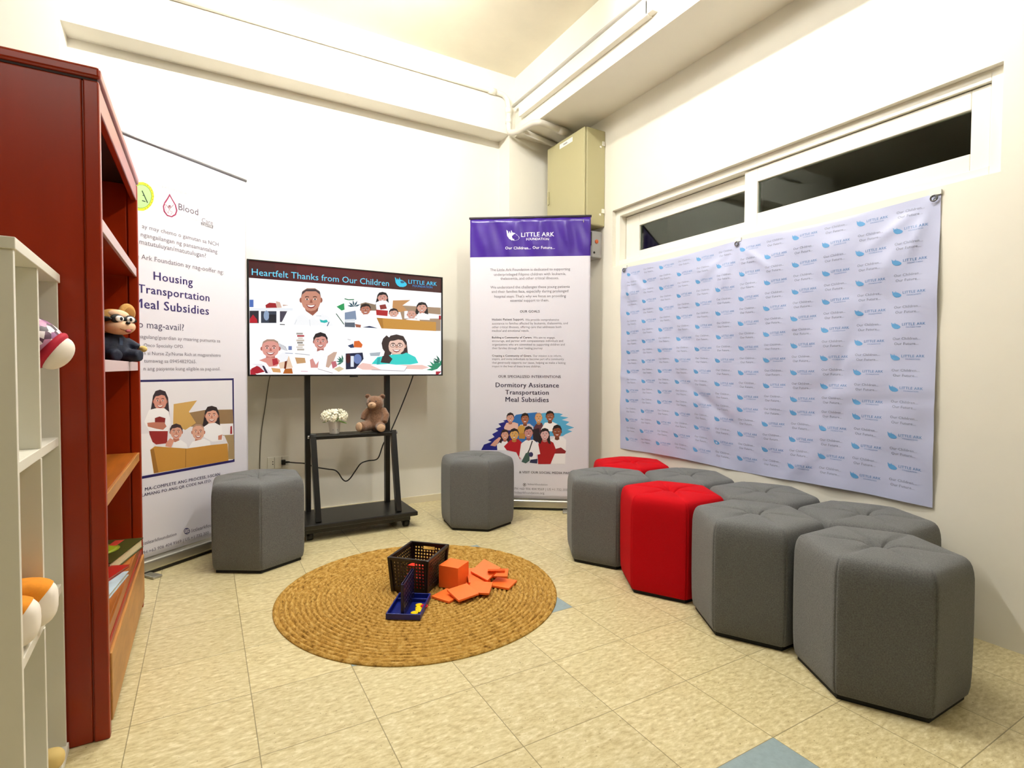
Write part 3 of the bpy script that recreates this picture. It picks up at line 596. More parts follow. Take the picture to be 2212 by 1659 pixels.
tv = thing('television', (.834, 3.49, 1.294), 0, 'large flat screen television showing a slide of smiling children', 'television')
MB().box(-.6125, .6125, .004, .032, -.342, .342).build('housing', plastic_black, tv, bevel=.004)
bz = MB()
bz.box(-.6125, -.602, -.002, .006, -.342, .342).box(.602, .6125, -.002, .006, -.342, .342).box(-.602, .602, -.002, .006, .334, .342).box(-.602, .602, -.002, .006, -.342, -.333)
bz.build('bezel', plastic_black, tv, bevel=.001)
MB().box(-.40, .40, .03, .045, -.30, .10).build('back_cover', plastic_black, tv, bevel=.008)
MB().box(-.025, .025, -.001, .01, -.35, -.341).build('sensor', plastic_black, tv)
SCREEN_ART = """ffffff -6025,3340 6025,3340 6025,-3340 -6025,-3340
43161a -6025,3340 6025,3340 6025,2339 -6016,2330
4c171c -4619,3340 1885,3340 2281,2377 -4626,2334
571a20 -3394,3340 1098,3340 1353,2375 -3400,2330
4f6fb8 -5999,1054 -5789,1068 -5792,635 -6002,622
a02028 -5152,790 -4935,950 -4581,943 -4528,669 -5126,622
d9b7a6 -4580,1061 -4360,1016 -4252,697 -4528,663
caa694 -4195,879 -3861,870 -4196,790
e9edf2 -6003,564 -3637,704 -3638,555 -6004,420
2d2a33 -6004,409 -5513,437 -5518,-295 -6009,-317
b81d2c -6007,-98 -5821,200 -5612,-79 -5587,-281 -6009,-300
39404f -5396,420 -4551,468 -4556,-240 -5400,-278
8fa3c0 -4951,187 -4959,287 -4985,374 -5025,437 -5074,469 -5126,466 -5176,428 -5216,361 -5243,272 -5253,172 -5244,72 -5219,-14 -5179,-77 -5130,-110 -5078,-107 -5028,-70 -4987,-3 -4961,87
22242c -4967,245 -4585,265 -4588,-206 -4970,-224
4b4654 -4364,478 -3947,501 -4258,-167 -4368,-172
2a2a2a -4370,-338 -4093,-338 -4091,-290 -4368,-291
f3f4f6 -3644,-312 -3414,208 -2954,533 -2137,579 -1543,303 -1244,-301
8a5342 -2981,833 -2135,885 -2196,575 -2491,316 -2896,597
9a5a48 -2848,914 -2323,946 -2268,369 -2591,250 -2909,335
9a5a48 -3070,1224 -3087,1318 -3133,1374 -3190,1370 -3236,1308 -3254,1212 -3237,1118 -3191,1063 -3135,1066 -3089,1128
9a5a48 -1902,1302 -1919,1398 -1966,1454 -2025,1450 -2073,1387 -2091,1289 -2074,1194 -2027,1137 -1968,1141 -1920,1204
c98c76 -3149,1435 -3044,1766 -2813,1932 -2347,1968 -2112,1836 -2007,1515 -2015,1171 -2117,877 -2343,652 -2589,576 -2832,624 -3050,821 -3146,1098
a98876 -3161,1421 -3073,1777 -2812,1973 -2346,2009 -2082,1852 -1995,1502 -2112,1726 -2376,1864 -2784,1833 -3045,1658
3a2422 -2923,1388 -2807,1443 -2824,1486 -2939,1431
3a2422 -2823,1442 -2707,1409 -2692,1455 -2808,1488
f4ece8 -2718,1302 -2737,1331 -2786,1346 -2847,1342 -2896,1320 -2915,1289 -2896,1260 -2847,1245 -2786,1249 -2737,1271
221414 -2767,1299 -2781,1339 -2816,1353 -2851,1334 -2866,1292 -2852,1252 -2817,1238 -2782,1257
3a2422 -2223,1481 -2341,1520 -2358,1475 -2241,1435
3a2422 -2357,1520 -2474,1470 -2460,1426 -2342,1475
f4ece8 -2250,1334 -2269,1362 -2319,1378 -2381,1373 -2431,1351 -2450,1320 -2431,1291 -2381,1276 -2320,1280 -2270,1302
221414 -2300,1330 -2315,1370 -2350,1385 -2385,1365 -2400,1323 -2386,1283 -2351,1269 -2315,1288
9a5a48 -2602,1303 -2549,1307 -2486,1093 -2667,1081
8c2f33 -2865,967 -2703,950 -2470,965 -2305,1002 -2412,818 -2588,746 -2762,797
fdf6f2 -2813,943 -2645,933 -2528,941 -2358,972 -2447,871 -2587,828 -2727,854
4c3d40 -3161,1367 -3102,1721 -2842,1917 -2317,1957 -2053,1799 -1996,1447 -2066,1647 -2289,1823 -2871,1779 -3091,1574
ffffff -2925,595 -2491,303 -2667,64 -3127,463
ffffff -2136,670 -2491,303 -2258,84 -1960,466
d5d8dd -2682,62 -2655,-362 -2626,-358 -2653,66
c9cdd3 -3520,-282 -3404,24 -3425,31 -3541,-274
b9c2c9 -2286,281 -1991,296 -1990,326 -2286,311
2fb9b4 -2081,92 -1873,41 -1664,100 -1575,-38 -1785,-109 -2022,-77
31507c -1536,-25 -1658,-296 -1614,-315 -1493,-44
2c9a5a -1054,950 -747,1125 -592,1197 -564,792 -749,719
2c7a50 -568,1450 -319,1403 -304,1465 -552,1511
2c7a50 -310,1403 35,1445 32,1508 -313,1466
355b4a -1107,497 -620,-165 -579,-133 -1067,529
a58a70 2954,1291 5988,1307 5983,-307 5612,-321 5615,260 3225,349
8d7862 444,1231 764,1347 1544,1204 1543,849 441,786
f4f5f7 3366,952 5987,826 5986,552 3364,422
1c4a5c 31,1015 221,1153 448,1193 257,1055
1c4a5c 31,1015 96,1238 254,1413 188,1190
1c4a5c 31,1015 -58,1218 -43,1446 46,1243
1c4a5c 31,1015 -171,1104 -304,1278 -103,1190
1c4a5c 31,1015 -195,988 -400,1066 -176,1093
8293ad -552,605 124,768 184,202 -556,-22
dfe4ea -555,166 90,229 89,71 -555,9
5c6572 -556,-22 89,8 87,-309 -557,-304
c58f5a 2581,1582 3787,1695 3229,1288 3575,964 2816,790 2545,1102
1f1a20 1544,1866 1666,2038 1879,2098 2124,2056 2247,1856 2291,1439 2336,1172 2151,1220 2029,1452 1693,1430 1540,1153 1390,1203 1466,1504
a86a5c 1739,1552 2014,1571 2044,1318 1875,1263 1708,1297
a86a5c 1622,1687 1613,1728 1588,1752 1558,1750 1534,1723 1525,1680 1534,1639 1558,1615 1588,1617 1612,1644
a86a5c 2234,1729 2224,1771 2200,1795 2169,1793 2145,1765 2135,1722 2144,1681 2169,1656 2199,1658 2224,1686
d3988a 1580,1779 1635,1926 1757,2000 2001,2018 2124,1961 2179,1821 2175,1671 2122,1542 2005,1441 1876,1406 1748,1425 1633,1509 1582,1631
1f1a20 1555,1673 1544,1836 1650,2007 1879,2089 2109,2040 2216,1884 2203,1718 2163,1820 2093,1911 1940,1930 1787,1877 1665,1859 1595,1765
3a2422 1698,1760 1759,1785 1752,1804 1691,1779
3a2422 1753,1784 1814,1771 1820,1791 1759,1805
f4ece8 1807,1724 1797,1736 1772,1742 1740,1740 1714,1730 1704,1716 1714,1704 1739,1698 1771,1700 1797,1710
221414 1781,1722 1774,1739 1756,1745 1737,1737 1730,1718 1737,1701 1755,1695 1774,1703
3a2422 2065,1805 2004,1822 1997,1801 2058,1785
3a2422 1997,1821 1936,1799 1942,1780 2003,1802
f4ece8 2052,1740 2042,1753 2016,1759 1984,1757 1958,1747 1948,1733 1958,1721 1984,1714 2016,1717 2042,1727
221414 2026,1739 2018,1756 2000,1762 1982,1753 1974,1735 1981,1718 2000,1711 2018,1720
a86a5c 1868,1725 1896,1727 1929,1633 1834,1627
8c2f33 1730,1575 1816,1569 1938,1577 2024,1595 1968,1514 1876,1481 1785,1502
fdf6f2 1758,1565 1846,1562 1907,1566 1996,1581 1950,1536 1876,1517 1803,1527
f6f6f8 1414,1357 1678,1503 2143,1534 2344,1351 2275,955 1477,909
8e2f2c 1676,1212 2075,1302 2174,1015 1741,925
b01f26 1445,908 2241,888 2206,528 1476,555
8f5040 623,701 901,716 930,446 760,389 590,429
8f5040 504,847 494,891 470,918 440,916 415,887 406,841 415,797 439,771 469,772 494,802
8f5040 1122,883 1113,927 1088,954 1057,952 1032,923 1023,877 1032,832 1057,806 1087,807 1113,837
b97660 461,946 517,1102 640,1180 887,1195 1011,1132 1067,982 1063,821 1009,684 891,578 760,543 631,564 515,657 463,787
2a2122 436,834 425,1008 533,1189 764,1274 996,1218 1104,1048 1091,871 1051,981 980,1079 825,1102 670,1048 547,1031 476,931
3a2422 581,924 643,950 635,970 574,944
3a2422 636,949 697,934 704,955 643,971
f4ece8 691,883 681,897 655,904 623,902 597,892 587,877 596,864 623,857 655,858 681,869
221414 665,882 657,900 639,907 620,898 613,879 620,860 639,853 657,862
3a2422 952,967 890,985 882,964 944,945
3a2422 883,985 821,962 828,941 890,964
f4ece8 939,898 929,911 902,918 870,916 843,906 833,892 843,878 870,871 902,873 929,883
221414 912,896 905,915 886,922 867,913 860,893 867,874 886,867 905,876
8f5040 753,884 781,885 814,785 718,780
8c2f33 613,726 700,718 823,725 910,742 854,656 761,622 668,646
fdf6f2 641,715 730,710 792,714 882,728 835,681 761,661 687,673
fbfbfd 57,-57 249,395 568,539 1019,595 1410,455 1603,-279 500,-292
a4614c 88,-87 469,-134 436,-307 150,-293
23345a 564,-289 1015,-174 1570,-299
b4705c 2496,582 2753,596 2780,363 2623,314 2467,347
b4705c 2386,708 2378,746 2355,769 2327,768 2304,742 2296,703 2304,665 2327,642 2355,644 2377,669
b4705c 2957,739 2948,778 2925,800 2897,799 2874,774 2865,734 2874,696 2897,673 2925,674 2948,700
dca895 2347,794 2398,928 2512,995 2740,1009 2855,954 2906,825 2902,686 2853,568 2744,477 2624,446 2504,464 2397,544 2349,657
33262a 2324,697 2313,847 2413,1003 2626,1076 2841,1028 2940,882 2928,729 2891,824 2826,909 2683,928 2540,881 2426,867 2361,781
3a2422 2458,774 2515,797 2508,815 2451,792
3a2422 2508,796 2565,783 2571,802 2514,815
f4ece8 2559,740 2550,751 2526,757 2496,756 2472,747 2463,734 2472,723 2496,717 2526,718 2550,727
221414 2535,738 2528,754 2511,760 2494,753 2487,736 2494,719 2511,714 2528,721
3a2422 2800,811 2743,828 2736,809 2793,793
3a2422 2737,827 2679,808 2685,790 2742,809
f4ece8 2788,752 2778,764 2754,770 2724,768 2700,759 2690,747 2700,735 2724,729 2754,730 2778,739
221414 2763,751 2756,767 2739,773 2722,765 2715,748 2722,732 2739,726 2756,734
b4705c 2616,740 2642,741 2673,655 2585,650
8c2f33 2488,604 2567,597 2681,603 2761,618 2710,544 2624,515 2539,535
fdf6f2 2513,594 2596,590 2653,593 2736,606 2693,565 2624,548 2556,558
fafafc 2138,459 2475,509 3157,511 3225,283 2272,303
1d181c 4240,1374 4372,1552 4602,1614 4866,1569 4999,1359 5047,926 5096,648 4896,699 4765,941 4402,921 4237,634 4075,687 4157,1000
b4705c 4452,1047 4749,1064 4781,802 4599,746 4418,783
b4705c 4324,1188 4315,1231 4289,1257 4256,1255 4230,1226 4220,1182 4230,1139 4256,1114 4288,1116 4314,1144
b4705c 4985,1227 4975,1271 4948,1296 4915,1294 4889,1266 4878,1221 4888,1178 4915,1152 4948,1154 4975,1183
d9a28f 4279,1284 4338,1436 4470,1512 4734,1529 4866,1469 4925,1323 4921,1168 4864,1034 4738,930 4599,895 4461,915 4337,1004 4282,1130
1d181c 4252,1175 4240,1344 4355,1520 4602,1604 4850,1552 4966,1388 4952,1216 4909,1322 4833,1417 4667,1438 4502,1384 4371,1367 4295,1270
3a2422 4407,1263 4473,1289 4465,1309 4400,1283
3a2422 4466,1288 4531,1274 4538,1295 4472,1309
f4ece8 4525,1225 4514,1238 4486,1245 4452,1243 4424,1233 4413,1218 4424,1205 4451,1198 4486,1201 4514,1211
221414 4497,1223 4489,1241 4469,1248 4449,1239 4441,1220 4449,1202 4469,1195 4488,1204
3a2422 4803,1308 4737,1325 4729,1304 4795,1287
3a2422 4730,1325 4663,1302 4670,1282 4736,1305
f4ece8 4789,1241 4778,1254 4750,1260 4715,1258 4687,1248 4676,1234 4687,1221 4715,1214 4750,1216 4778,1226
221414 4761,1239 4753,1257 4733,1264 4713,1255 4705,1236 4713,1217 4733,1211 4752,1220
b4705c 4591,1226 4620,1228 4656,1130 4554,1124
8c2f33 4442,1072 4534,1065 4666,1072 4759,1090 4699,1006 4600,972 4501,995
fdf6f2 4471,1061 4567,1057 4633,1061 4729,1076 4679,1029 4600,1009 4521,1020
fbfbfd 4206,732 4635,876 5140,781 5175,410 4276,400
b4705c 3734,560 4000,574 4029,325 3866,274 3704,310
b4705c 3620,695 3612,736 3588,760 3559,758 3536,732 3527,690 3536,649 3559,625 3588,626 3611,653
b4705c 4212,726 4203,767 4179,792 4149,790 4126,763 4116,721 4125,680 4149,656 4178,657 4202,684
d6a08e 3580,786 3633,930 3751,1001 3987,1014 4105,956 4158,818 4155,670 4104,544 3991,447 3866,414 3743,435 3632,520 3582,640
a98876 3574,780 3619,935 3751,1018 3987,1032 4120,963 4164,812 4105,909 3972,969 3765,958 3633,883
3a2422 3695,765 3754,789 3746,808 3688,784
3a2422 3747,789 3806,774 3812,794 3753,808
f4ece8 3800,728 3790,740 3765,747 3734,745 3709,736 3700,723 3709,710 3734,704 3765,705 3790,714
221414 3775,727 3768,744 3750,750 3732,742 3725,724 3732,707 3750,700 3767,709
3a2422 4049,804 3990,821 3982,801 4042,784
3a2422 3983,821 3924,800 3930,781 3989,802
f4ece8 4036,741 4027,753 4002,760 3970,758 3945,749 3936,735 3945,723 3970,716 4001,718 4027,727
221414 4011,739 4004,756 3986,763 3968,755 3961,736 3968,719 3986,713 4004,721
b4705c 3859,728 3885,730 3917,637 3826,633
8c2f33 3726,583 3808,576 3926,582 4009,598 3955,519 3867,488 3778,510
fdf6f2 3752,573 3838,569 3897,572 3982,585 3938,541 3867,523 3796,534
fbfbfd 3468,361 3853,460 4419,407 4489,262 3502,263
c8903f 1475,381 3225,349 5629,295 5627,-327 1802,-303
b07a34 1475,381 1871,374 1935,-298 1802,-303
a81d28 5838,750 6001,758 6001,484 5837,476
8d8a98 -4500,-1417 -4392,-1798 -4365,-1789 -4473,-1407
8d8a98 -4434,-1451 -4326,-1815 -4299,-1805 -4407,-1441
8d8a98 -4368,-1485 -4259,-1832 -4233,-1822 -4341,-1474
8d8a98 -4301,-1519 -4193,-1848 -4167,-1838 -4275,-1508
8d8a98 -4235,-1553 -4126,-1865 -4100,-1854 -4209,-1542
8d8a98 -4169,-1587 -4059,-1882 -4033,-1870 -4143,-1575
8d8a98 -4102,-1621 -3992,-1899 -3966,-1887 -4076,-1609
6f7fae -3905,-1605 -3708,-1600 -3710,-1840 -3906,-1844
7b86a8 -4270,-2046 -3655,-2066 -3654,-2030 -4269,-2011
a59f98 -3448,-784 -3077,-771 -3078,-879 -3449,-892
b2484c -3404,-920 -2997,-907 -2998,-1015 -3404,-1029
d9cfc4 -3359,-1057 -3079,-1048 -3079,-1157 -3360,-1165
c6b9ab -3451,-1198 -2999,-1185 -3000,-1294 -3452,-1306
8f8a84 -3406,-1335 -3080,-1326 -3081,-1435 -3407,-1443
c9bbad -3362,-1472 -3001,-1463 -3001,-1572 -3362,-1580
d9d1c8 -3454,-1612 -3082,-1604 -3083,-1712 -3454,-1721
b7aca0 -3409,-1750 -3002,-1741 -3003,-1850 -3410,-1858
e8c9ae -4547,-2329 -3881,-2201 -3660,-2917 -4386,-2978
6b2a18 -4106,-2502 -3949,-2351 -4053,-2977 -4165,-2978
f2f2f5 -5576,-2516 -5145,-2219 -4547,-2240 -4214,-1968 -3880,-2141 -3994,-2501 -4659,-2684
b06258 -5115,-2037 -4685,-2030 -4639,-2470 -4904,-2551 -5165,-2476
b06258 -5298,-1794 -5312,-1722 -5349,-1678 -5396,-1679 -5434,-1725 -5449,-1797 -5435,-1869 -5397,-1913 -5351,-1912 -5313,-1867
b06258 -4339,-1774 -4354,-1701 -4392,-1656 -4440,-1657 -4479,-1703 -4495,-1777 -4480,-1850 -4442,-1895 -4394,-1894 -4355,-1848
dd9a8e -5363,-1631 -5276,-1383 -5086,-1264 -4704,-1253 -4511,-1362 -4426,-1609 -4432,-1869 -4516,-2089 -4701,-2253 -4902,-2302 -5102,-2259 -5281,-2102 -5360,-1888
a98876 -5372,-1642 -5300,-1373 -5086,-1233 -4703,-1222 -4487,-1351 -4416,-1619 -4512,-1445 -4728,-1331 -5063,-1341 -5277,-1465
3a2422 -5178,-1675 -5083,-1636 -5094,-1603 -5189,-1641
3a2422 -5093,-1637 -4998,-1666 -4988,-1631 -5083,-1602
f4ece8 -5008,-1747 -5024,-1724 -5064,-1711 -5114,-1712 -5154,-1727 -5170,-1750 -5155,-1772 -5114,-1786 -5064,-1785 -5024,-1770
221414 -5049,-1747 -5060,-1717 -5089,-1705 -5118,-1718 -5130,-1749 -5118,-1780 -5089,-1792 -5061,-1779
3a2422 -4604,-1627 -4700,-1593 -4712,-1628 -4616,-1662
3a2422 -4711,-1593 -4807,-1627 -4797,-1661 -4701,-1628
f4ece8 -4625,-1738 -4640,-1716 -4681,-1702 -4732,-1704 -4773,-1719 -4788,-1742 -4773,-1764 -4732,-1778 -4682,-1776 -4641,-1761
221414 -4666,-1739 -4678,-1708 -4706,-1696 -4735,-1710 -4748,-1741 -4736,-1772 -4707,-1784 -4678,-1771
b06258 -4913,-1750 -4870,-1749 -4818,-1913 -4967,-1916
8c2f33 -5129,-1996 -4996,-2015 -4805,-2011 -4670,-1988 -4757,-2124 -4901,-2173 -5044,-2129
fdf6f2 -5086,-2016 -4948,-2029 -4853,-2028 -4713,-2010 -4786,-2083 -4901,-2111 -5015,-2087
d98f84 -5522,-2486 -5092,-2306 -4547,-2329 -4383,-2504 -4551,-2831 -4987,-2862 -5148,-2629
b3303a -4821,-2391 -4548,-2358 -4467,-2683 -4770,-2802
a81e2c -5949,-2982 -5524,-2748 -5311,-2893 -5097,-3126 -5634,-3272 -5951,-3242
e9e4ea -5947,-2693 -5363,-2689 -4827,-3273 -5098,-3273 -5525,-2864
33223a -5364,-2805 -5257,-2805 -5044,-3244 -5179,-3243
b5652a -4109,-2978 -3717,-2947 -3662,-3276 -4222,-3275
d7a06a -4879,-2921 -4386,-2978 -4333,-3215 -4772,-3185
c69a6c -3543,-2286 -2971,-2309 -2915,-2611 -3432,-2675
a0a0a8 -3543,-2064 -2682,-2141 -2679,-2105 -3540,-2028
e3b9c4 -3207,-3150 -2804,-3169 -2802,-3120 -3205,-3102
a8655c -2224,-1523 -1872,-1514 -1835,-1911 -2051,-1985 -2265,-1919
a8655c -2374,-1304 -2386,-1239 -2417,-1199 -2455,-1200 -2486,-1241 -2498,-1307 -2487,-1372 -2456,-1412 -2418,-1411 -2387,-1369
a8655c -1590,-1282 -1602,-1216 -1633,-1176 -1673,-1177 -1704,-1219 -1717,-1286 -1705,-1351 -1674,-1391 -1635,-1390 -1603,-1349
d6978b -2428,-1157 -2357,-932 -2201,-825 -1888,-814 -1731,-911 -1661,-1134 -1666,-1368 -1734,-1567 -1885,-1715 -2050,-1761 -2214,-1722 -2361,-1582 -2425,-1388
2a2226 -2460,-1320 -2474,-1066 -2337,-806 -2044,-693 -1750,-786 -1613,-1039 -1630,-1297 -1680,-1135 -1771,-987 -1967,-947 -2163,-1019 -2319,-1038 -2408,-1179
3a2422 -2275,-1195 -2197,-1160 -2208,-1131 -2286,-1165
3a2422 -2208,-1161 -2130,-1187 -2119,-1156 -2197,-1130
f4ece8 -2137,-1260 -2149,-1240 -2183,-1228 -2223,-1229 -2257,-1243 -2269,-1264 -2257,-1284 -2224,-1295 -2183,-1294 -2150,-1281
221414 -2170,-1261 -2180,-1233 -2203,-1222 -2226,-1234 -2236,-1263 -2227,-1290 -2203,-1301 -2180,-1289
3a2422 -1805,-1151 -1883,-1121 -1896,-1151 -1817,-1182
3a2422 -1895,-1121 -1973,-1151 -1963,-1182 -1884,-1151
f4ece8 -1823,-1251 -1836,-1231 -1869,-1219 -1911,-1220 -1944,-1234 -1957,-1255 -1944,-1275 -1911,-1287 -1870,-1286 -1836,-1272
221414 -1857,-1252 -1866,-1224 -1890,-1213 -1914,-1226 -1924,-1254 -1914,-1282 -1890,-1293 -1867,-1280
a8655c -2059,-1262 -2024,-1261 -1981,-1409 -2103,-1413
8c2f33 -2236,-1486 -2127,-1502 -1970,-1498 -1860,-1476 -1931,-1600 -2049,-1644 -2166,-1605
fdf6f2 -2201,-1503 -2088,-1515 -2009,-1513 -1896,-1496 -1955,-1563 -2049,-1588 -2143,-1567
f7f7fa -2565,-2304 -2329,-1934 -2032,-1806 -1615,-1860 -1376,-2289 -1620,-2725 -2334,-2912
d5918a -2682,-2427 -2507,-2334 -2333,-2729 -2155,-2483 -2216,-2912 -2627,-2913
c9a896 -1617,-2169 -1253,-1915 -1040,-1911 -1256,-2474 -1561,-2910 -1741,-2849
c06a74 -1408,-2537 -1134,-2473 -1044,-2784 -1319,-2971
d8c3a0 -1259,-2971 -891,-2814 -615,-2970 -955,-3170
1f6a56 -674,-2531 -768,-2311 -752,-2070 -658,-2290
1f6a56 -674,-2531 -865,-2389 -969,-2175 -779,-2316
1f6a56 -674,-2531 -902,-2465 -1072,-2301 -846,-2367
1f6a56 -674,-2531 -909,-2569 -1133,-2494 -899,-2457
1f6a56 -674,-2531 -861,-2683 -1093,-2732 -907,-2581
9a8a92 -2221,-2988 -1325,-3265 -1317,-3236 -2212,-2959
8e8e96 -392,-1097 -205,-1155 -195,-1124 -382,-1067
d8662a 19,-1196 336,-1156 558,-1404 493,-1597 -14,-1589
24365e -390,-1491 -45,-1356 17,-1608 -203,-1631
1d2340 -517,-1996 556,-1914 618,-2328 105,-2968 -510,-3007
6b7fb4 490,-2330 475,-2221 431,-2126 363,-2056 280,-2019 192,-2021 109,-2060 42,-2131 -2,-2227 -18,-2336 -4,-2444 40,-2538 107,-2608 189,-2646 277,-2645 361,-2607 429,-2535 474,-2439
45161e -206,-2306 -215,-2198 -242,-2104 -283,-2034 -334,-1998 -388,-1999 -439,-2037 -481,-2108 -508,-2202 -518,-2310 -509,-2417 -483,-2511 -442,-2581 -391,-2618 -337,-2618 -286,-2580 -244,-2509 -216,-2414
dfe5ee -206,-2148 -5,-2146 -8,-2842 -209,-2842
aab4bd 1007,-1939 1728,-1861 1661,-2122 1071,-2130
3a2c2c 2168,-1085 2400,-762 2809,-661 3282,-761 3519,-1163 3605,-1981 3693,-2507 3334,-2394 3099,-1931 2453,-1941 2161,-2463 1875,-2351 2020,-1777
c79481 2542,-1709 3070,-1698 3127,-2192 2802,-2283 2481,-2200
c79481 2316,-1437 2299,-1357 2253,-1308 2196,-1309 2149,-1360 2131,-1442 2149,-1522 2194,-1571 2252,-1570 2298,-1519
c79481 3494,-1409 3476,-1327 3428,-1278 3369,-1279 3321,-1331 3303,-1414 3320,-1496 3368,-1546 3427,-1544 3475,-1492
e9c3b2 2236,-1255 2341,-977 2574,-842 3044,-827 3281,-948 3387,-1225 3380,-1517 3277,-1764 3051,-1949 2803,-2005 2558,-1957 2338,-1782 2240,-1543
3a2c2c 2189,-1458 2167,-1142 2371,-820 2809,-679 3252,-792 3459,-1106 3434,-1428 3357,-1226 3221,-1043 2925,-994 2632,-1083 2399,-1107 2265,-1283
3a2422 2463,-1303 2580,-1260 2566,-1222 2449,-1265
3a2422 2567,-1260 2683,-1292 2696,-1253 2579,-1221
f4ece8 2671,-1383 2653,-1358 2603,-1343 2542,-1345 2492,-1362 2473,-1388 2492,-1412 2541,-1427 2603,-1426 2652,-1409
221414 2622,-1384 2607,-1350 2572,-1336 2537,-1351 2523,-1386 2537,-1421 2572,-1434 2607,-1419
3a2422 3168,-1247 3050,-1209 3035,-1248 3153,-1285
3a2422 3036,-1209 2918,-1247 2930,-1285 3049,-1248
f4ece8 3142,-1371 3123,-1346 3073,-1331 3011,-1333 2961,-1350 2941,-1376 2961,-1401 3011,-1416 3073,-1414 3123,-1397
221414 3092,-1372 3078,-1338 3042,-1324 3006,-1340 2992,-1375 3006,-1409 3042,-1423 3077,-1408
c79481 2789,-1386 2841,-1384 2905,-1568 2723,-1572
8c2f33 2524,-1663 2688,-1683 2923,-1678 3088,-1652 2981,-1805 2804,-1860 2629,-1811
fdf6f2 2577,-1685 2746,-1699 2864,-1697 3035,-1676 2946,-1759 2804,-1791 2664,-1764
4a3a3c 2766,-1387 2740,-1330 2715,-1340 2741,-1398
4a3a3c 2735,-1324 2664,-1283 2650,-1306 2721,-1346
4a3a3c 2659,-1282 2563,-1269 2559,-1294 2655,-1307
4a3a3c 2559,-1269 2463,-1287 2467,-1312 2563,-1294
4a3a3c 2458,-1289 2387,-1333 2401,-1354 2472,-1310
4a3a3c 2382,-1339 2356,-1397 2381,-1406 2407,-1348
4a3a3c 2356,-1407 2382,-1464 2406,-1453 2381,-1396
4a3a3c 2387,-1470 2457,-1510 2471,-1488 2401,-1447
4a3a3c 2462,-1512 2558,-1525 2562,-1500 2466,-1486
4a3a3c 2562,-1525 2658,-1507 2654,-1482 2558,-1500
4a3a3c 2663,-1506 2734,-1462 2720,-1440 2649,-1484
4a3a3c 2740,-1456 2766,-1397 2741,-1387 2715,-1446
4a3a3c 3262,-1375 3236,-1317 3211,-1328 3237,-1386
4a3a3c 3230,-1311 3159,-1270 3144,-1293 3216,-1334
4a3a3c 3154,-1269 3056,-1256 3052,-1282 3149,-1295
4a3a3c 3052,-1256 2954,-1274 2959,-1300 3056,-1282
4a3a3c 2949,-1276 2878,-1320 2892,-1342 2964,-1298
4a3a3c 2873,-1326 2847,-1385 2871,-1395 2898,-1336
4a3a3c 2847,-1395 2872,-1452 2897,-1442 2871,-1384
4a3a3c 2878,-1458 2949,-1499 2963,-1477 2892,-1436
4a3a3c 2953,-1501 3051,-1514 3055,-1488 2958,-1475
4a3a3c 3055,-1514 3153,-1496 3149,-1470 3051,-1488
4a3a3c 3158,-1494 3230,-1450 3216,-1428 3144,-1472
4a3a3c 3235,-1444 3262,-1385 3237,-1375 3210,-1434
4a3a3c 2747,-1395 2865,-1392 2865,-1363 2748,-1366
3a2c2c 1862,-1632 1797,-1276 1898,-981 2133,-746 2367,-934 2264,-1460 2329,-1981 2126,-2311 1960,-2117 2027,-1856
35cfc8 1133,-2644 1528,-2188 2060,-2116 2531,-2011 3216,-1967 3493,-1863 4124,-2154 4336,-2554 3770,-2659 2258,-2701
23a9aa 1528,-2253 1727,-2186 1658,-2705 1460,-2706
3a2c2c 1860,-2119 2261,-2048 2530,-2306 2326,-2603 1725,-2542
efc5bb 169,-2841 552,-2584 1198,-2676 2258,-2701 3630,-2693 4622,-2687 5091,-2854 4620,-2991 3489,-2960 1855,-3061 550,-3018
fbfafc 1068,-2709 2259,-2636 3525,-2760 3349,-3107 1855,-3068
a8a0a8 1131,-3049 3349,-3126 3350,-3087 1132,-3011
a8a0a8 3367,-3117 3542,-2851 3507,-2830 3332,-3096
2b8a66 5714,-2955 5835,-2582 6025,-2297 6004,-2672
2b8a66 5714,-2955 5654,-2572 5788,-2203 5848,-2586
2b8a66 5714,-2955 5485,-2633 5439,-2250 5668,-2570
2b8a66 5714,-2955 5360,-2754 5145,-2427 5497,-2626
2b8a66 5714,-2955 5301,-2912 4958,-2701 5368,-2743
2b8a66 5714,-2955 5319,-3078 4912,-3022 5303,-2899
1d5f4e 5938,-2473 5729,-2270 5644,-2001 5853,-2203
1d5f4e 5938,-2473 5646,-2396 5427,-2204 5718,-2281
1d5f4e 5938,-2473 5642,-2541 5348,-2478 5642,-2410
a92032 5603,-3126 6025,-3126 5787,-3340 5602,-3340
b02434 -6002,-3011 -5661,-3330 -6004,-3329
38c8ea 2703,3130 2785,3072 2849,2946 2899,3069 2981,2957 3014,3145 3080,2992 3212,2977 3360,2891 3493,2789 3526,2686 3442,2586 3276,2520 3028,2514 2864,2606 2751,2774
1c5f86 3071,2886 3195,2936 3377,2859 3277,2771 3112,2771"""
SCREEN_TEXT = [
    ('Heartfelt Thanks from Our Children', -0.587, 0.269, 0.23, '6fdcff', 0),
    ('LITTLE ARK', 0.363, 0.292, 0.568, '41c6f2', 1),
    ('FOUNDATION', 0.393, 0.266, 0.535, '2f8fd0', 1),
]
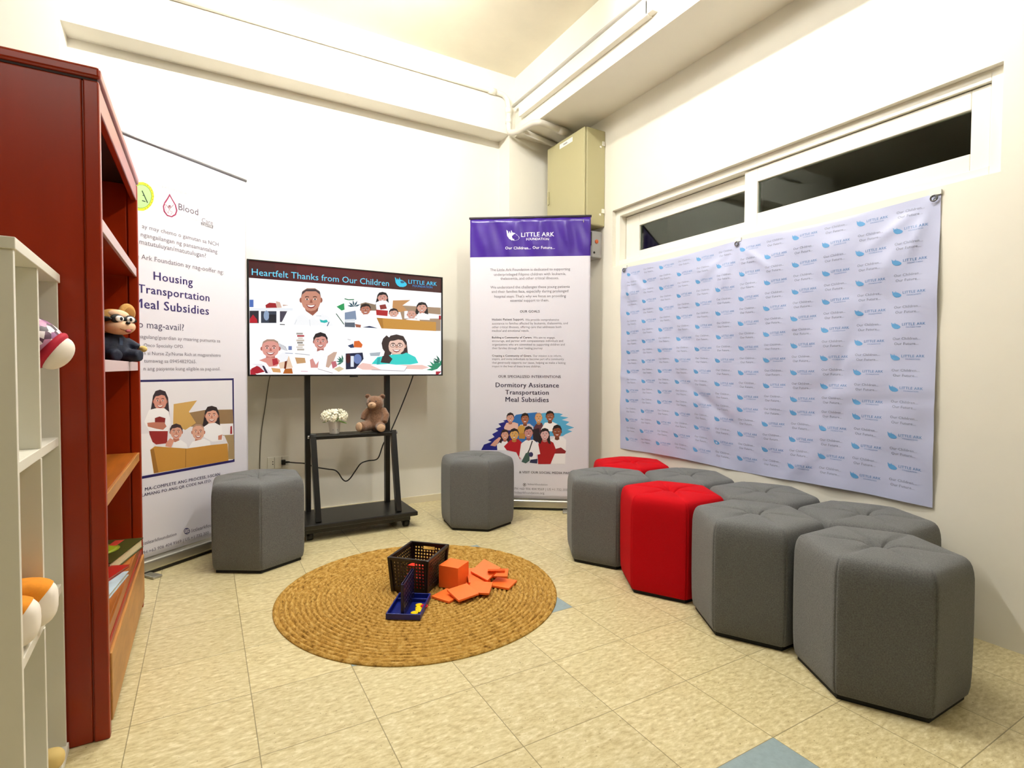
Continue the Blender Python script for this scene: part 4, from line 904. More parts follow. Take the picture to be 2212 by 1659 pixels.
LEFT_ART = """dfeeec 128,20010 214,19940 278,19780 328,19950 406,19810 442,20070 506,19870 648,19870 798,19770 934,19640 962,19510 876,19360 706,19250 448,19210 278,19320 172,19540
f6fafa 498,19730 620,19810 812,19730 706,19590 542,19570
e3d31c 770,18350 734,18580 628,18760 456,18860 256,18880 42,18810 -156,18670 -320,18460 -428,18230 -464,17990 -428,17760 -328,17590 -178,17480 22,17460 242,17510 442,17650 612,17860 726,18100
6a9a22 662,18320 634,18510 542,18660 406,18750 242,18760 64,18710 -106,18590 -242,18420 -328,18220 -364,18020 -342,17830 -256,17680 -122,17590 42,17570 214,17620 392,17740 534,17910 620,18110
a9d68a 628,18310 598,18490 520,18630 392,18710 228,18730 64,18680 -92,18560 -214,18400 -300,18220 -328,18030 -306,17850 -228,17710 -100,17630 50,17600 214,17650 378,17760 506,17920 592,18110
1e2a1c 164,18440 420,17930 470,17960 214,18470
1e2a1c 178,17960 342,17950 356,18000 192,18010
1e2a1c 206,18220 314,18230 328,18270 214,18260
6b7d18 300,17640 314,17600 350,17620 334,17660
6b7d18 420,17740 442,17710 478,17740 456,17770
6b7d18 528,17860 556,17840 584,17880 556,17900
6b7d18 606,18000 648,17990 670,18030 634,18040
6b7d18 670,18150 712,18160 720,18200 670,18200
6b7d18 684,18310 734,18320 734,18360 692,18350
6b7d18 684,18450 720,18480 720,18510 670,18490
6b7d18 634,18580 684,18610 656,18640 620,18610
6b7d18 570,18680 598,18720 570,18740 542,18700
6b7d18 470,18750 492,18800 456,18810 434,18760
6b7d18 356,18790 370,18830 328,18840 314,18790
8d1f4c 1554,18730 1710,18480 1874,18270 1952,17990 1874,17740 1654,17570 1404,17570 1232,17740 1190,17990 1268,18210 1418,18460
fdfdfd 1554,18590 1674,18420 1810,18220 1874,17970 1810,17780 1632,17630 1432,17640 1304,17790 1262,18000 1332,18180 1468,18410
8b5a68 1340,18110 1518,17920 1554,17950 1368,18140
8b5a68 1546,17930 1768,18230 1738,18240 1518,17950
8b5a68 1610,18110 1610,18130 1596,18150 1574,18160 1554,18160 1532,18160 1504,18140 1482,18120 1468,18090 1468,18060 1468,18040 1482,18020 1504,18010 1518,18010 1546,18010 1568,18030 1596,18050 1604,18080
a98590 1518,17940 1426,17710 1454,17710 1554,17940
a98590 1532,17860 1674,17820 1696,17850 1546,17900
a98590 1674,17840 1582,17700 1610,17680 1696,17830
b07a8c 1282,18180 1340,17820 1368,17840 1318,18200
b07a8c 1340,17820 1490,17710 1518,17740 1368,17840
6d6a72 3250,17740 3984,17730 3963,17560 3264,17590
1c1556 -1755,9410 5175,9410 5175,4640 -1755,4640
e6e4ea -1655,9300 5075,9300 5075,4770 -1655,4770
8f7350 3342,7730 5089,7640 5153,6200 4433,6220 4141,6700 2160,6960 2230,7630
a08862 4505,6270 5139,6240 5175,4790 4747,4850 4761,5710
f2f0f4 3999,6910 5103,6840 5117,6200 4433,6250
9a1e28 4925,6690 5025,6710 5039,6250 4897,6260
c9a15a 1610,8150 2900,8270 2430,7700 2822,7080 2224,6770 1568,7080
251a1c 3357,7670 3506,7890 3763,7930 4063,7830 4205,7520 4255,6910 4305,6520 4077,6630 3934,6990 3528,7020 3342,6660 3164,6770 3264,7170
b4705c 3585,7190 3920,7160 3949,6790 3749,6750 3542,6830
b4705c 3442,7400 3435,7460 3406,7500 3371,7500 3342,7470 3328,7410 3342,7350 3371,7310 3406,7310 3435,7340
b4705c 4191,7340 4177,7400 4148,7440 4113,7440 4077,7410 4063,7350 4077,7290 4113,7250 4148,7250 4177,7280
dba48e 3392,7540 3471,7730 3613,7810 3913,7800 4063,7690 4127,7480 4113,7270 4049,7090 3906,6980 3749,6950 3592,7000 3456,7150 3392,7330
251a1c 3364,7390 3357,7620 3485,7840 3763,7920 4041,7810 4169,7560 4155,7330 4105,7480 4013,7630 3835,7680 3649,7640 3506,7630 3414,7510
3a2422 3542,7490 3620,7510 3606,7540 3528,7520
3a2422 3606,7510 3670,7480 3685,7510 3620,7540
f4ece8 3670,7410 3656,7430 3628,7450 3592,7450 3556,7440 3542,7420 3556,7410 3585,7390 3620,7390 3656,7400
221414 3635,7420 3635,7440 3606,7460 3585,7450 3578,7420 3585,7400 3606,7380 3635,7390
3a2422 3984,7480 3913,7520 3899,7490 3977,7450
3a2422 3899,7520 3820,7500 3835,7470 3913,7490
f4ece8 3963,7390 3955,7410 3927,7430 3884,7430 3849,7420 3835,7400 3849,7380 3884,7370 3927,7360 3949,7370
221414 3934,7390 3927,7420 3899,7430 3884,7420 3870,7400 3884,7370 3899,7360 3927,7370
b4705c 3749,7400 3777,7400 3813,7260 3699,7270
8c2f33 3571,7220 3685,7190 3827,7180 3934,7190 3863,7090 3749,7060 3642,7110
fdf6f2 3606,7200 3713,7180 3785,7170 3899,7180 3835,7120 3749,7110 3663,7140
f7f6f9 3228,6800 3571,6980 3963,6980 4369,6750 4427,5950 3770,5970 3278,6280
c47c66 4141,6250 4391,6290 4355,6000 4134,6020
2a1d24 570,8620 698,8850 926,8910 1190,8810 1326,8490 1368,7860 1404,7450 1204,7560 1076,7930 720,7950 548,7570 392,7670 478,8100
a2604e 770,8130 1062,8110 1090,7730 912,7670 734,7750
a2604e 648,8340 634,8410 606,8440 584,8450 556,8410 542,8350 556,8290 578,8250 606,8250 634,8280
a2604e 1304,8310 1296,8370 1268,8410 1240,8410 1212,8380 1204,8310 1204,8250 1240,8210 1268,8210 1290,8240
cf9080 606,8490 662,8690 798,8780 1062,8770 1190,8670 1254,8450 1240,8230 1176,8050 1054,7920 912,7890 776,7940 656,8080 606,8270
2a1d24 570,8330 570,8570 684,8810 926,8900 1176,8790 1290,8540 1276,8300 1226,8450 1154,8600 990,8650 826,8600 698,8590 620,8460
3a2422 734,8440 798,8470 784,8490 720,8470
3a2422 784,8470 848,8440 862,8460 798,8490
f4ece8 848,8370 834,8390 806,8400 770,8400 748,8390 734,8370 748,8350 770,8340 806,8340 834,8350
221414 820,8370 812,8400 784,8410 770,8400 762,8370 770,8350 784,8330 812,8340
3a2422 1126,8450 1062,8480 1048,8450 1112,8420
3a2422 1048,8480 984,8460 990,8430 1062,8450
f4ece8 1112,8350 1098,8370 1076,8390 1034,8390 1012,8380 998,8360 1012,8340 1034,8330 1068,8320 1098,8330
221414 1076,8350 1076,8380 1054,8390 1034,8380 1026,8360 1034,8330 1048,8320 1076,8330
a2604e 912,8360 940,8360 976,8210 870,8220
8c2f33 762,8160 848,8140 984,8130 1076,8140 1012,8030 912,8000 820,8040
fdf6f2 784,8140 884,8120 948,8120 1048,8130 998,8070 912,8050 834,8080
f6f5f8 128,7390 364,7940 712,8000 1126,7970 1354,7780 1446,7210 1290,6810 350,6910
7d1d18 648,7520 876,7580 1176,7470 1104,6950 634,7020
b6735e 270,7320 584,7320 1112,7270 1226,7050 1048,6900 698,6990 292,7140
8d1f1c 350,6910 1290,6810 1240,6200 684,6210 406,6450
f2f0f4 -314,6810 350,6800 570,6200 506,5800 584,5150 548,4810 -342,4860
b4705c 1582,6550 1860,6510 1888,6210 1718,6180 1546,6260
b4705c 1468,6730 1454,6780 1432,6810 1404,6810 1382,6780 1368,6740 1382,6690 1404,6650 1432,6650 1454,6680
b4705c 2088,6660 2088,6710 2060,6740 2024,6750 2002,6720 1988,6670 2002,6620 2024,6590 2052,6580 2080,6610
d59c88 1426,6840 1482,7000 1610,7060 1860,7040 1988,6950 2038,6780 2030,6600 1974,6460 1852,6370 1724,6350 1596,6400 1482,6520 1426,6670
3a282a 1404,6720 1390,6910 1496,7090 1732,7150 1966,7050 2074,6840 2060,6650 2024,6780 1952,6900 1796,6950 1632,6920 1518,6920 1440,6820
3a2422 1546,6800 1610,6810 1596,6840 1532,6820
3a2422 1596,6810 1660,6790 1668,6810 1610,6840
f4ece8 1654,6730 1646,6750 1618,6760 1582,6770 1560,6760 1546,6740 1560,6730 1582,6720 1618,6710 1646,6720
221414 1632,6740 1618,6760 1604,6770 1582,6760 1582,6740 1582,6720 1604,6710 1618,6720
3a2422 1924,6780 1860,6810 1846,6790 1910,6760
3a2422 1846,6810 1788,6800 1796,6770 1860,6790
f4ece8 1910,6710 1896,6720 1874,6740 1838,6740 1810,6730 1796,6720 1810,6700 1838,6690 1874,6690 1896,6690
221414 1874,6710 1874,6730 1852,6740 1832,6740 1824,6720 1832,6690 1852,6680 1874,6690
b4705c 1718,6720 1746,6720 1774,6600 1682,6620
8c2f33 1574,6580 1660,6550 1788,6540 1874,6540 1818,6460 1724,6440 1632,6480
fdf6f2 1604,6560 1696,6540 1760,6530 1846,6530 1796,6490 1724,6480 1646,6500
f7f6f9 1582,6180 1960,6290 2280,6030 2338,5810 1518,5950
d2937e 1190,6230 1404,6440 1618,6300 1454,5960 1154,6060
b4705c 2786,6390 3100,6350 3136,6010 2936,5970 2744,6060
b4705c 2658,6600 2644,6650 2616,6690 2580,6690 2558,6660 2544,6610 2558,6550 2580,6510 2616,6510 2644,6540
b4705c 3357,6520 3350,6580 3321,6620 3278,6620 3257,6590 3242,6530 3257,6470 3278,6440 3314,6430 3342,6460
d9a58f 2608,6730 2672,6910 2808,6990 3093,6960 3228,6860 3292,6660 3292,6450 3228,6290 3086,6180 2936,6170 2794,6220 2658,6360 2608,6530
a98876 2594,6720 2658,6920 2808,7010 3093,6980 3250,6860 3307,6650 3228,6790 3072,6900 2822,6920 2672,6850
3a2422 2744,6680 2814,6700 2800,6720 2736,6700
3a2422 2800,6700 2872,6670 2886,6690 2808,6720
f4ece8 2864,6610 2850,6620 2822,6640 2786,6640 2758,6630 2744,6620 2758,6600 2786,6590 2822,6580 2850,6590
221414 2836,6610 2822,6630 2808,6650 2786,6640 2772,6620 2786,6590 2808,6580 2822,6590
3a2422 3164,6660 3093,6690 3086,6670 3150,6630
3a2422 3086,6700 3014,6680 3022,6650 3093,6670
f4ece8 3150,6580 3136,6590 3100,6610 3064,6610 3036,6600 3028,6590 3036,6570 3064,6560 3100,6550 3136,6560
221414 3114,6580 3114,6600 3086,6620 3064,6610 3058,6580 3064,6560 3086,6550 3114,6560
b4705c 2936,6590 2964,6590 3000,6460 2900,6470
8c2f33 2772,6420 2872,6400 3014,6380 3114,6390 3050,6290 2936,6270 2836,6310
fdf6f2 2808,6400 2908,6380 2978,6370 3078,6370 3028,6320 2936,6310 2858,6340
f8f7fa 2402,5830 2608,6110 3278,6190 3635,5990 3663,5700
c08a38 392,5990 620,6130 2274,5790 3699,5790 4725,5750 4775,4770 548,4800
8a5f22 2224,5800 2188,4820 2224,4820 2252,5790
9a6a28 392,5990 570,6020 784,4800 578,4800
2c2a66 2402,1420 2394,1480 2358,1540 2316,1590 2266,1630 2202,1640 2152,1640 2102,1610 2074,1570 2066,1520 2074,1460 2102,1400 2138,1350 2202,1310 2252,1300 2316,1300 2358,1330 2388,1370
dcd8e2 2366,1430 2366,1480 2338,1530 2302,1570 2252,1600 2202,1610 2166,1610 2124,1590 2102,1550 2088,1510 2102,1460 2124,1410 2160,1370 2202,1340 2252,1330 2302,1330 2338,1350 2358,1390
2c2a66 2088,1500 2366,1460 2366,1490 2088,1520
2c2a66 2216,1630 2216,1320 2244,1310 2244,1620
2c2a66 2116,1590 2352,1560 2344,1580 2116,1620
2c2a66 2116,1370 2352,1360 2344,1390 2110,1400
2c2a66 2288,1450 2280,1530 2266,1590 2230,1620 2202,1610 2180,1560 2174,1490 2180,1410 2202,1350 2230,1320 2252,1330 2280,1380
dcd8e2 2266,1460 2266,1520 2252,1570 2230,1590 2216,1580 2202,1540 2194,1480 2202,1420 2216,1370 2230,1350 2244,1360 2258,1400"""
LEFT_TEXT = [
    ('LITTLE ARK', 0.114, 1.974, 0.36, 'dce6e8', 1),
    ('FOUNDATION', 0.155, 1.94, 0.321, 'e4eaec', 1),
    ('in partnership with', 0.093, 1.899, 0.271, 'b9b9bf', 0),
    ('Blood', 0.201, 1.822, 0.31, '5a4a58', 0),
    ('Cancer', 0.202, 1.79, 0.323, 'dcd4d8', 0),
    ('Care', 0.33, 1.787, 0.396, '77707a', 0),
    ('CENTER', 0.331, 1.765, 0.393, 'e9e6ea', 1),
    ('ay may chemo o gamutan sa NCH', 0.016, 1.678, 0.429, '6b6672', 0),
    ('ngangailangan ng pansamantalang', 0.01, 1.635, 0.421, '6b6672', 0),
    ('matutuluyan/matutulugan?', 0.003, 1.599, 0.352, '6b6672', 0),
    ('Little Ark Foundation ay nag-ooffer ng:', -0.066, 1.531, 0.458, '6b6672', 0),
    ('Housing', 0.068, 1.45, 0.274, '2a1a60', 1),
    ('Transportation', -0.008, 1.379, 0.37, '2a1a60', 1),
    ('Meal Subsidies', -0.03, 1.308, 0.366, '2a1a60', 1),
    ('Paano mag-avail?', -0.098, 1.208, 0.222, '55506a', 0),
    ('magulang/guardian ay maaring pumunta sa', -0.016, 1.147, 0.433, '7a7684', 0),
    ('Onco Specialty OPD.', 0.016, 1.109, 0.22, '7a7684', 0),
    ('n si Nurse Zy/Nurse Rich at magparehistro', 0.015, 1.07, 0.435, '7a7684', 0),
    ('tumawag sa 09454829265.', 0.016, 1.033, 0.289, '7a7684', 0),
    ('n ang pasyente kung eligible sa pag-avail.', 0.013, 0.993, 0.432, '7a7684', 0),
    ('MA-COMPLETE ANG PROCESS, I-SCAN', 0.011, 0.411, 0.422, '3a3558', 1),
    ('LAMANG PO ANG QR CODE NA ITO:', -0.004, 0.385, 0.368, '3a3558', 1),
    ('littlearkfoundation', -0.003, 0.148, 0.167, '6b6678', 0),
    ('littlearkfoundation.org', 0.249, 0.14, 0.495, '6b6678', 0),
    ('PH +63 906 404 9569 | US +1 732 300', -0.008, 0.105, 0.349, '6b6678', 0),
]
RIGHT_ART = """f4f4fb -1076,19840 -985,19770 -904,19620 -854,19750 -760,19610 -724,19820 -646,19640 -502,19610 -330,19490 -186,19360 -144,19240 -244,19140 -424,19080 -696,19100 -891,19230 -1018,19430
6a4aa8 -660,19520 -516,19560 -316,19460 -424,19370 -610,19390
1c1f7a -2844,4160 -2635,4560 -2089,4770 -2361,4870 -1881,5120 -2053,5320 -1609,5570 -1817,5700 -1407,5880 -1609,6080 -1135,6220 -1271,6290 -452,6570 -438,4190
2c6fb6 -588,6500 -316,6740 366,6850 1171,6930 1185,4490 -574,4460
55acd8 1107,6790 1709,6900 2721,6890 2993,6810 2785,6680 3396,6580 2921,6410 3460,6280 3196,6080 3798,5880 3332,5710 3662,5610 3202,5400 3002,5260 2333,5250 1113,5170
e9bfb0 -1199,5810 -1026,6150 -452,6200 -180,6100 -172,5620 -1135,5610
b06c58 -854,6340 -632,6340 -610,6080 -746,6030 -877,6070
b06c58 -954,6490 -954,6530 -977,6560 -1004,6560 -1026,6530 -1026,6490 -1026,6440 -1004,6420 -977,6420 -954,6440
b06c58 -460,6500 -466,6540 -488,6570 -510,6570 -538,6540 -538,6490 -524,6450 -510,6420 -488,6420 -466,6450
dba28e -990,6590 -940,6740 -841,6810 -646,6810 -552,6740 -502,6590 -502,6440 -546,6310 -638,6210 -746,6180 -846,6210 -940,6300 -977,6430
2a1c1e -1004,6480 -1013,6650 -927,6820 -746,6900 -560,6830 -474,6660 -488,6490 -516,6590 -574,6690 -696,6720 -818,6680 -918,6670 -977,6570
3a2422 -891,6560 -841,6580 -846,6600 -891,6580
3a2422 -846,6580 -796,6570 -791,6590 -841,6600
f4ece8 -804,6520 -804,6530 -832,6540 -854,6540 -877,6530 -882,6510 -877,6500 -854,6490 -832,6490 -804,6500
221414 -818,6520 -832,6530 -841,6540 -854,6530 -868,6520 -854,6500 -841,6490 -832,6500
3a2422 -596,6580 -646,6610 -646,6590 -602,6560
3a2422 -646,6610 -696,6590 -696,6570 -646,6590
f4ece8 -610,6520 -610,6530 -632,6540 -660,6540 -682,6530 -688,6520 -682,6500 -660,6500 -632,6500 -610,6500
221414 -624,6520 -632,6540 -646,6540 -660,6540 -668,6520 -660,6500 -646,6490 -632,6500
b06c58 -755,6510 -732,6510 -705,6410 -782,6410
8c2f33 -863,6370 -796,6350 -696,6350 -624,6370 -668,6290 -746,6260 -818,6280
fdf6f2 -841,6350 -768,6340 -718,6350 -646,6360 -682,6310 -746,6290 -804,6310
d8cfd8 -172,5690 -36,6030 638,6110 904,5910 904,5570 -108,5550
7d4430 194,6270 424,6270 452,5970 316,5910 172,5960
7d4430 94,6430 86,6480 64,6510 36,6510 14,6480 14,6430 14,6380 36,6350 64,6350 86,6380
7d4430 610,6440 596,6490 574,6520 552,6520 538,6490 524,6440 538,6390 552,6360 574,6360 596,6390
a86648 58,6550 100,6720 208,6790 416,6800 510,6720 560,6550 560,6380 516,6230 416,6120 308,6080 208,6110 108,6220 58,6370
1c1416 36,6420 22,6620 114,6810 308,6890 502,6820 588,6620 582,6430 546,6550 488,6660 358,6700 230,6650 122,6630 72,6530
3a2422 158,6510 208,6540 194,6560 150,6540
3a2422 200,6540 258,6520 258,6540 208,6560
f4ece8 244,6460 244,6480 222,6490 194,6490 172,6480 158,6460 172,6450 194,6440 222,6440 244,6450
221414 230,6460 222,6480 208,6490 194,6480 186,6460 194,6440 208,6430 222,6440
3a2422 466,6540 416,6560 402,6540 452,6520
3a2422 402,6570 352,6540 366,6520 416,6540
f4ece8 452,6470 452,6480 424,6490 402,6490 380,6480 366,6470 380,6450 402,6440 424,6440 452,6450
221414 438,6470 430,6490 416,6500 394,6490 388,6470 394,6440 416,6440 430,6440
7d4430 302,6460 330,6460 352,6350 272,6350
8c2f33 186,6290 258,6280 366,6280 430,6300 388,6200 308,6170 230,6200
fdf6f2 208,6280 280,6270 330,6270 416,6280 366,6230 308,6210 244,6230
5a2f3c 940,5840 1113,6110 1515,6190 1651,5850 1651,5450 913,5430
b07840 1171,6370 1393,6370 1415,6080 1279,6030 1149,6080
b07840 1076,6530 1063,6570 1049,6600 1026,6600 999,6570 990,6530 1004,6480 1026,6450 1049,6450 1063,6480
b07840 1559,6530 1551,6580 1529,6610 1501,6610 1487,6580 1479,6530 1487,6480 1507,6460 1529,6460 1551,6490
dba470 1040,6640 1076,6800 1176,6870 1371,6880 1465,6800 1515,6640 1515,6470 1465,6330 1379,6220 1279,6190 1176,6220 1085,6320 1040,6470
a98876 1035,6630 1063,6800 1176,6890 1371,6900 1479,6810 1515,6630 1465,6750 1357,6830 1185,6820 1076,6740
3a2422 1135,6610 1185,6630 1171,6650 1126,6630
3a2422 1171,6630 1221,6610 1235,6630 1185,6650
f4ece8 1221,6560 1212,6570 1193,6580 1162,6580 1149,6570 1135,6560 1149,6540 1162,6530 1193,6530 1212,6540
221414 1199,6560 1199,6580 1176,6580 1162,6580 1157,6560 1162,6540 1185,6530 1199,6540
3a2422 1429,6630 1379,6650 1371,6630 1415,6610
3a2422 1371,6650 1321,6630 1329,6610 1379,6630
f4ece8 1415,6560 1407,6570 1385,6580 1357,6580 1343,6570 1329,6560 1343,6540 1357,6530 1385,6530 1407,6540
221414 1393,6560 1393,6580 1371,6590 1357,6580 1357,6560 1357,6540 1371,6530 1393,6540
b07840 1271,6550 1293,6550 1321,6450 1243,6440
8c2f33 1162,6390 1235,6380 1329,6380 1393,6400 1357,6310 1279,6280 1207,6310
fdf6f2 1185,6380 1257,6370 1307,6370 1371,6380 1335,6330 1279,6320 1221,6330
fafafc 1451,5710 1723,6190 2255,6270 2627,6100 2591,5590 1515,5580
6e3c28 1967,6460 2211,6470 2233,6180 2089,6130 1939,6180
6e3c28 1859,6620 1845,6670 1831,6700 1795,6700 1781,6670 1773,6620 1781,6580 1803,6550 1831,6550 1845,6580
6e3c28 2397,6630 2383,6680 2369,6710 2333,6710 2319,6680 2311,6630 2319,6580 2341,6550 2369,6550 2383,6580
96583c 1817,6730 1867,6900 1975,6970 2189,6970 2297,6900 2347,6740 2347,6570 2297,6430 2197,6320 2089,6290 1975,6320 1867,6420 1823,6560
1a1214 1795,6610 1787,6800 1881,6990 2075,7060 2283,6990 2383,6810 2369,6620 2333,6740 2269,6850 2139,6880 2003,6830 1895,6820 1831,6720
3a2422 1931,6700 1981,6730 1967,6750 1917,6720
3a2422 1967,6730 2025,6710 2039,6730 1981,6750
f4ece8 2025,6650 2017,6670 1989,6680 1967,6680 1939,6670 1931,6650 1939,6640 1967,6630 1989,6630 2017,6640
221414 2003,6650 1989,6670 1975,6680 1959,6670 1953,6650 1959,6630 1975,6620 1989,6630
3a2422 2247,6730 2197,6750 2189,6730 2239,6710
3a2422 2189,6750 2133,6730 2139,6710 2197,6730
f4ece8 2233,6660 2225,6670 2211,6680 2175,6680 2153,6670 2147,6660 2153,6640 2175,6630 2211,6630 2225,6640
221414 2211,6660 2211,6680 2189,6680 2175,6680 2169,6660 2175,6640 2189,6630 2211,6640
6e3c28 2075,6650 2103,6650 2125,6540 2053,6540
8c2f33 1953,6490 2031,6480 2139,6480 2211,6490 2161,6410 2089,6370 2003,6400
fdf6f2 1981,6480 2053,6470 2111,6470 2189,6480 2147,6430 2089,6410 2017,6430
c89a48 344,5700 316,5830 244,5930 122,5990 0,5990 -122,5930 -194,5820 -222,5690 -194,5560 -114,5450 0,5390 122,5400 244,5460 316,5560
b9843a -108,5420 366,5430 302,5020 -108,5040
241822 841,5700 1315,5810 1457,4760 913,4890
f3f2f6 2125,4980 2463,5190 3002,5200 3238,5000 3179,3270 2211,3250
6a3626 2463,5360 2727,5360 2758,5020 2599,4950 2433,5010
6a3626 2347,5550 2333,5610 2311,5640 2283,5640 2261,5600 2247,5550 2261,5490 2283,5460 2311,5460 2333,5490
6a3626 2935,5560 2930,5610 2907,5650 2871,5650 2849,5610 2844,5560 2849,5500 2871,5460 2907,5460 2930,5500
8f4c34 2305,5680 2355,5870 2477,5960 2713,5970 2830,5880 2885,5690 2880,5480 2835,5310 2721,5190 2599,5150 2469,5180 2355,5310 2311,5480
1a1214 2283,5540 2269,5760 2369,5980 2591,6080 2813,5990 2921,5770 2907,5540 2871,5690 2799,5810 2649,5850 2505,5790 2383,5780 2319,5660
3a2422 2419,5640 2477,5670 2469,5700 2405,5670
3a2422 2469,5670 2527,5650 2541,5670 2477,5700
f4ece8 2527,5580 2513,5600 2491,5610 2455,5610 2433,5600 2427,5580 2433,5560 2455,5550 2491,5550 2519,5570
221414 2505,5580 2491,5610 2477,5620 2455,5610 2455,5580 2455,5560 2477,5550 2491,5560
3a2422 2771,5670 2721,5700 2708,5670 2763,5650
3a2422 2708,5700 2649,5680 2663,5650 2713,5670
f4ece8 2763,5590 2749,5600 2727,5620 2699,5620 2672,5600 2663,5590 2672,5570 2699,5560 2727,5560 2749,5570
221414 2735,5590 2735,5610 2713,5620 2699,5610 2685,5590 2699,5560 2713,5550 2735,5560
6a3626 2585,5580 2613,5580 2649,5450 2555,5450
8c2f33 2455,5390 2541,5370 2649,5370 2735,5390 2685,5290 2599,5250 2505,5280
fdf6f2 2477,5370 2563,5360 2627,5360 2713,5380 2663,5320 2599,5300 2527,5320
8a2028 2405,4310 2871,4450 3238,4190 3174,4020 2433,4000
f6f5f8 -1709,4580 -1401,4820 -927,4860 -718,4660 -990,4180 -1673,4170
32211f -1401,5460 -1307,5640 -1135,5690 -932,5630 -832,5400 -796,4950 -755,4650 -904,4710 -1004,4970 -1271,4970 -1393,4670 -1523,4740 -1465,5070
b26d58 -1235,5100 -1013,5110 -990,4830 -1126,4780 -1257,4820
b26d58 -1335,5260 -1343,5300 -1365,5330 -1393,5330 -1407,5300 -1415,5260 -1407,5210 -1393,5180 -1365,5180 -1343,5210
b26d58 -841,5260 -854,5310 -868,5340 -891,5340 -918,5310 -927,5260 -918,5220 -891,5190 -868,5190 -854,5220
d8a08c -1371,5360 -1329,5520 -1235,5590 -1026,5600 -932,5530 -891,5370 -891,5210 -927,5070 -1026,4960 -1126,4930 -1235,4960 -1321,5060 -1365,5200
32211f -1393,5250 -1401,5430 -1315,5610 -1135,5680 -940,5610 -854,5430 -868,5250 -904,5370 -954,5470 -1076,5500 -1207,5460 -1307,5440 -1357,5350
3a2422 -1271,5330 -1221,5360 -1235,5380 -1285,5350
3a2422 -1235,5360 -1185,5340 -1171,5360 -1221,5380
f4ece8 -1185,5290 -1199,5300 -1212,5310 -1243,5310 -1257,5300 -1271,5280 -1257,5270 -1243,5260 -1212,5260 -1199,5270
221414 -1207,5290 -1212,5310 -1221,5310 -1243,5300 -1249,5280 -1243,5270 -1221,5260 -1212,5270
3a2422 -977,5360 -1026,5380 -1035,5360 -990,5340
3a2422 -1035,5380 -1085,5360 -1076,5340 -1026,5360
f4ece8 -990,5290 -999,5300 -1013,5310 -1040,5310 -1063,5300 -1076,5290 -1063,5270 -1040,5260 -1013,5270 -999,5270
221414 -1013,5290 -1013,5310 -1026,5320 -1049,5310 -1049,5290 -1049,5270 -1026,5260 -1013,5270
b26d58 -1135,5280 -1113,5280 -1085,5180 -1162,5180
8c2f33 -1249,5130 -1176,5120 -1076,5120 -1013,5130 -1054,5050 -1126,5020 -1199,5040
fdf6f2 -1221,5120 -1149,5110 -1099,5110 -1035,5120 -1071,5070 -1126,5050 -1185,5070
d8a08c -2189,4500 -1881,4850 -1537,5120 -1401,5060 -1601,4710 -1809,4440
b01826 -1199,4450 -718,4930 -172,5010 100,4740 -28,3510 -308,4050 -990,4180
b27c3c -596,5130 -330,5130 -294,4820 -452,4760 -624,4810
b27c3c -710,5300 -718,5350 -746,5380 -774,5380 -796,5350 -804,5300 -796,5250 -768,5220 -746,5220 -718,5250
b27c3c -108,5310 -122,5360 -144,5390 -172,5390 -194,5360 -208,5310 -194,5260 -172,5220 -144,5220 -122,5260
d9a860 -755,5420 -696,5590 -582,5680 -344,5680 -222,5600 -172,5430 -172,5240 -222,5090 -330,4970 -460,4940 -588,4970 -696,5080 -746,5230
221820 -782,5290 -791,5490 -682,5690 -466,5780 -236,5700 -136,5500 -144,5300 -180,5430 -252,5540 -402,5580 -552,5520 -674,5510 -741,5400
3a2422 -632,5390 -574,5410 -588,5440 -646,5410
3a2422 -588,5410 -524,5390 -516,5410 -574,5440
f4ece8 -524,5330 -538,5350 -560,5360 -596,5360 -624,5350 -632,5330 -624,5310 -596,5310 -560,5310 -538,5320
221414 -552,5330 -560,5350 -582,5360 -596,5350 -610,5330 -596,5310 -582,5300 -560,5310
3a2422 -280,5410 -338,5440 -344,5420 -280,5390
3a2422 -344,5440 -402,5420 -394,5390 -338,5420
f4ece8 -294,5340 -302,5350 -330,5360 -352,5360 -380,5350 -388,5330 -380,5320 -352,5310 -330,5310 -302,5320
221414 -316,5340 -322,5360 -344,5370 -358,5360 -366,5330 -358,5310 -344,5300 -322,5310
b27c3c -466,5330 -438,5330 -402,5210 -502,5210
8c2f33 -602,5150 -524,5140 -402,5140 -316,5160 -366,5060 -460,5030 -552,5060
fdf6f2 -574,5140 -488,5130 -430,5130 -344,5140 -388,5090 -460,5070 -538,5090
a3121c 1257,3230 1185,4490 1451,4970 1989,4980 2333,4780 2541,4240 2139,3250
1d1418 1407,5560 1523,5760 1723,5820 1945,5750 2061,5500 2103,4980 2147,4660 1981,4730 1867,5020 1551,5010 1415,4680 1271,4750 1343,5120
b07c78 1601,5160 1845,5160 1881,4850 1723,4800 1565,4850
b07c78 1479,5330 1479,5390 1451,5420 1429,5420 1401,5380 1393,5330 1401,5280 1429,5250 1451,5250 1479,5280
b07c78 2053,5340 2039,5390 2017,5430 1989,5420 1967,5390 1953,5340 1967,5290 1989,5260 2017,5260 2039,5290
dbb0b0 1443,5450 1493,5630 1601,5710 1831,5710 1945,5630 2003,5460 1995,5280 1953,5120 1845,5010 1723,4970 1601,5000 1493,5110 1443,5270
1d1418 1421,5320 1407,5520 1507,5730 1723,5810 1931,5730 2031,5530 2017,5330 1981,5460 1917,5570 1773,5610 1637,5560 1523,5540 1457,5430
3a2422 1551,5420 1615,5440 1601,5470 1551,5440
3a2422 1601,5440 1659,5420 1673,5450 1615,5470
f4ece8 1659,5370 1651,5380 1623,5390 1587,5390 1565,5380 1565,5360 1565,5350 1587,5340 1623,5340 1651,5350
221414 1637,5370 1623,5390 1609,5400 1587,5390 1587,5360 1587,5340 1609,5330 1623,5340
3a2422 1895,5450 1845,5470 1831,5450 1881,5420
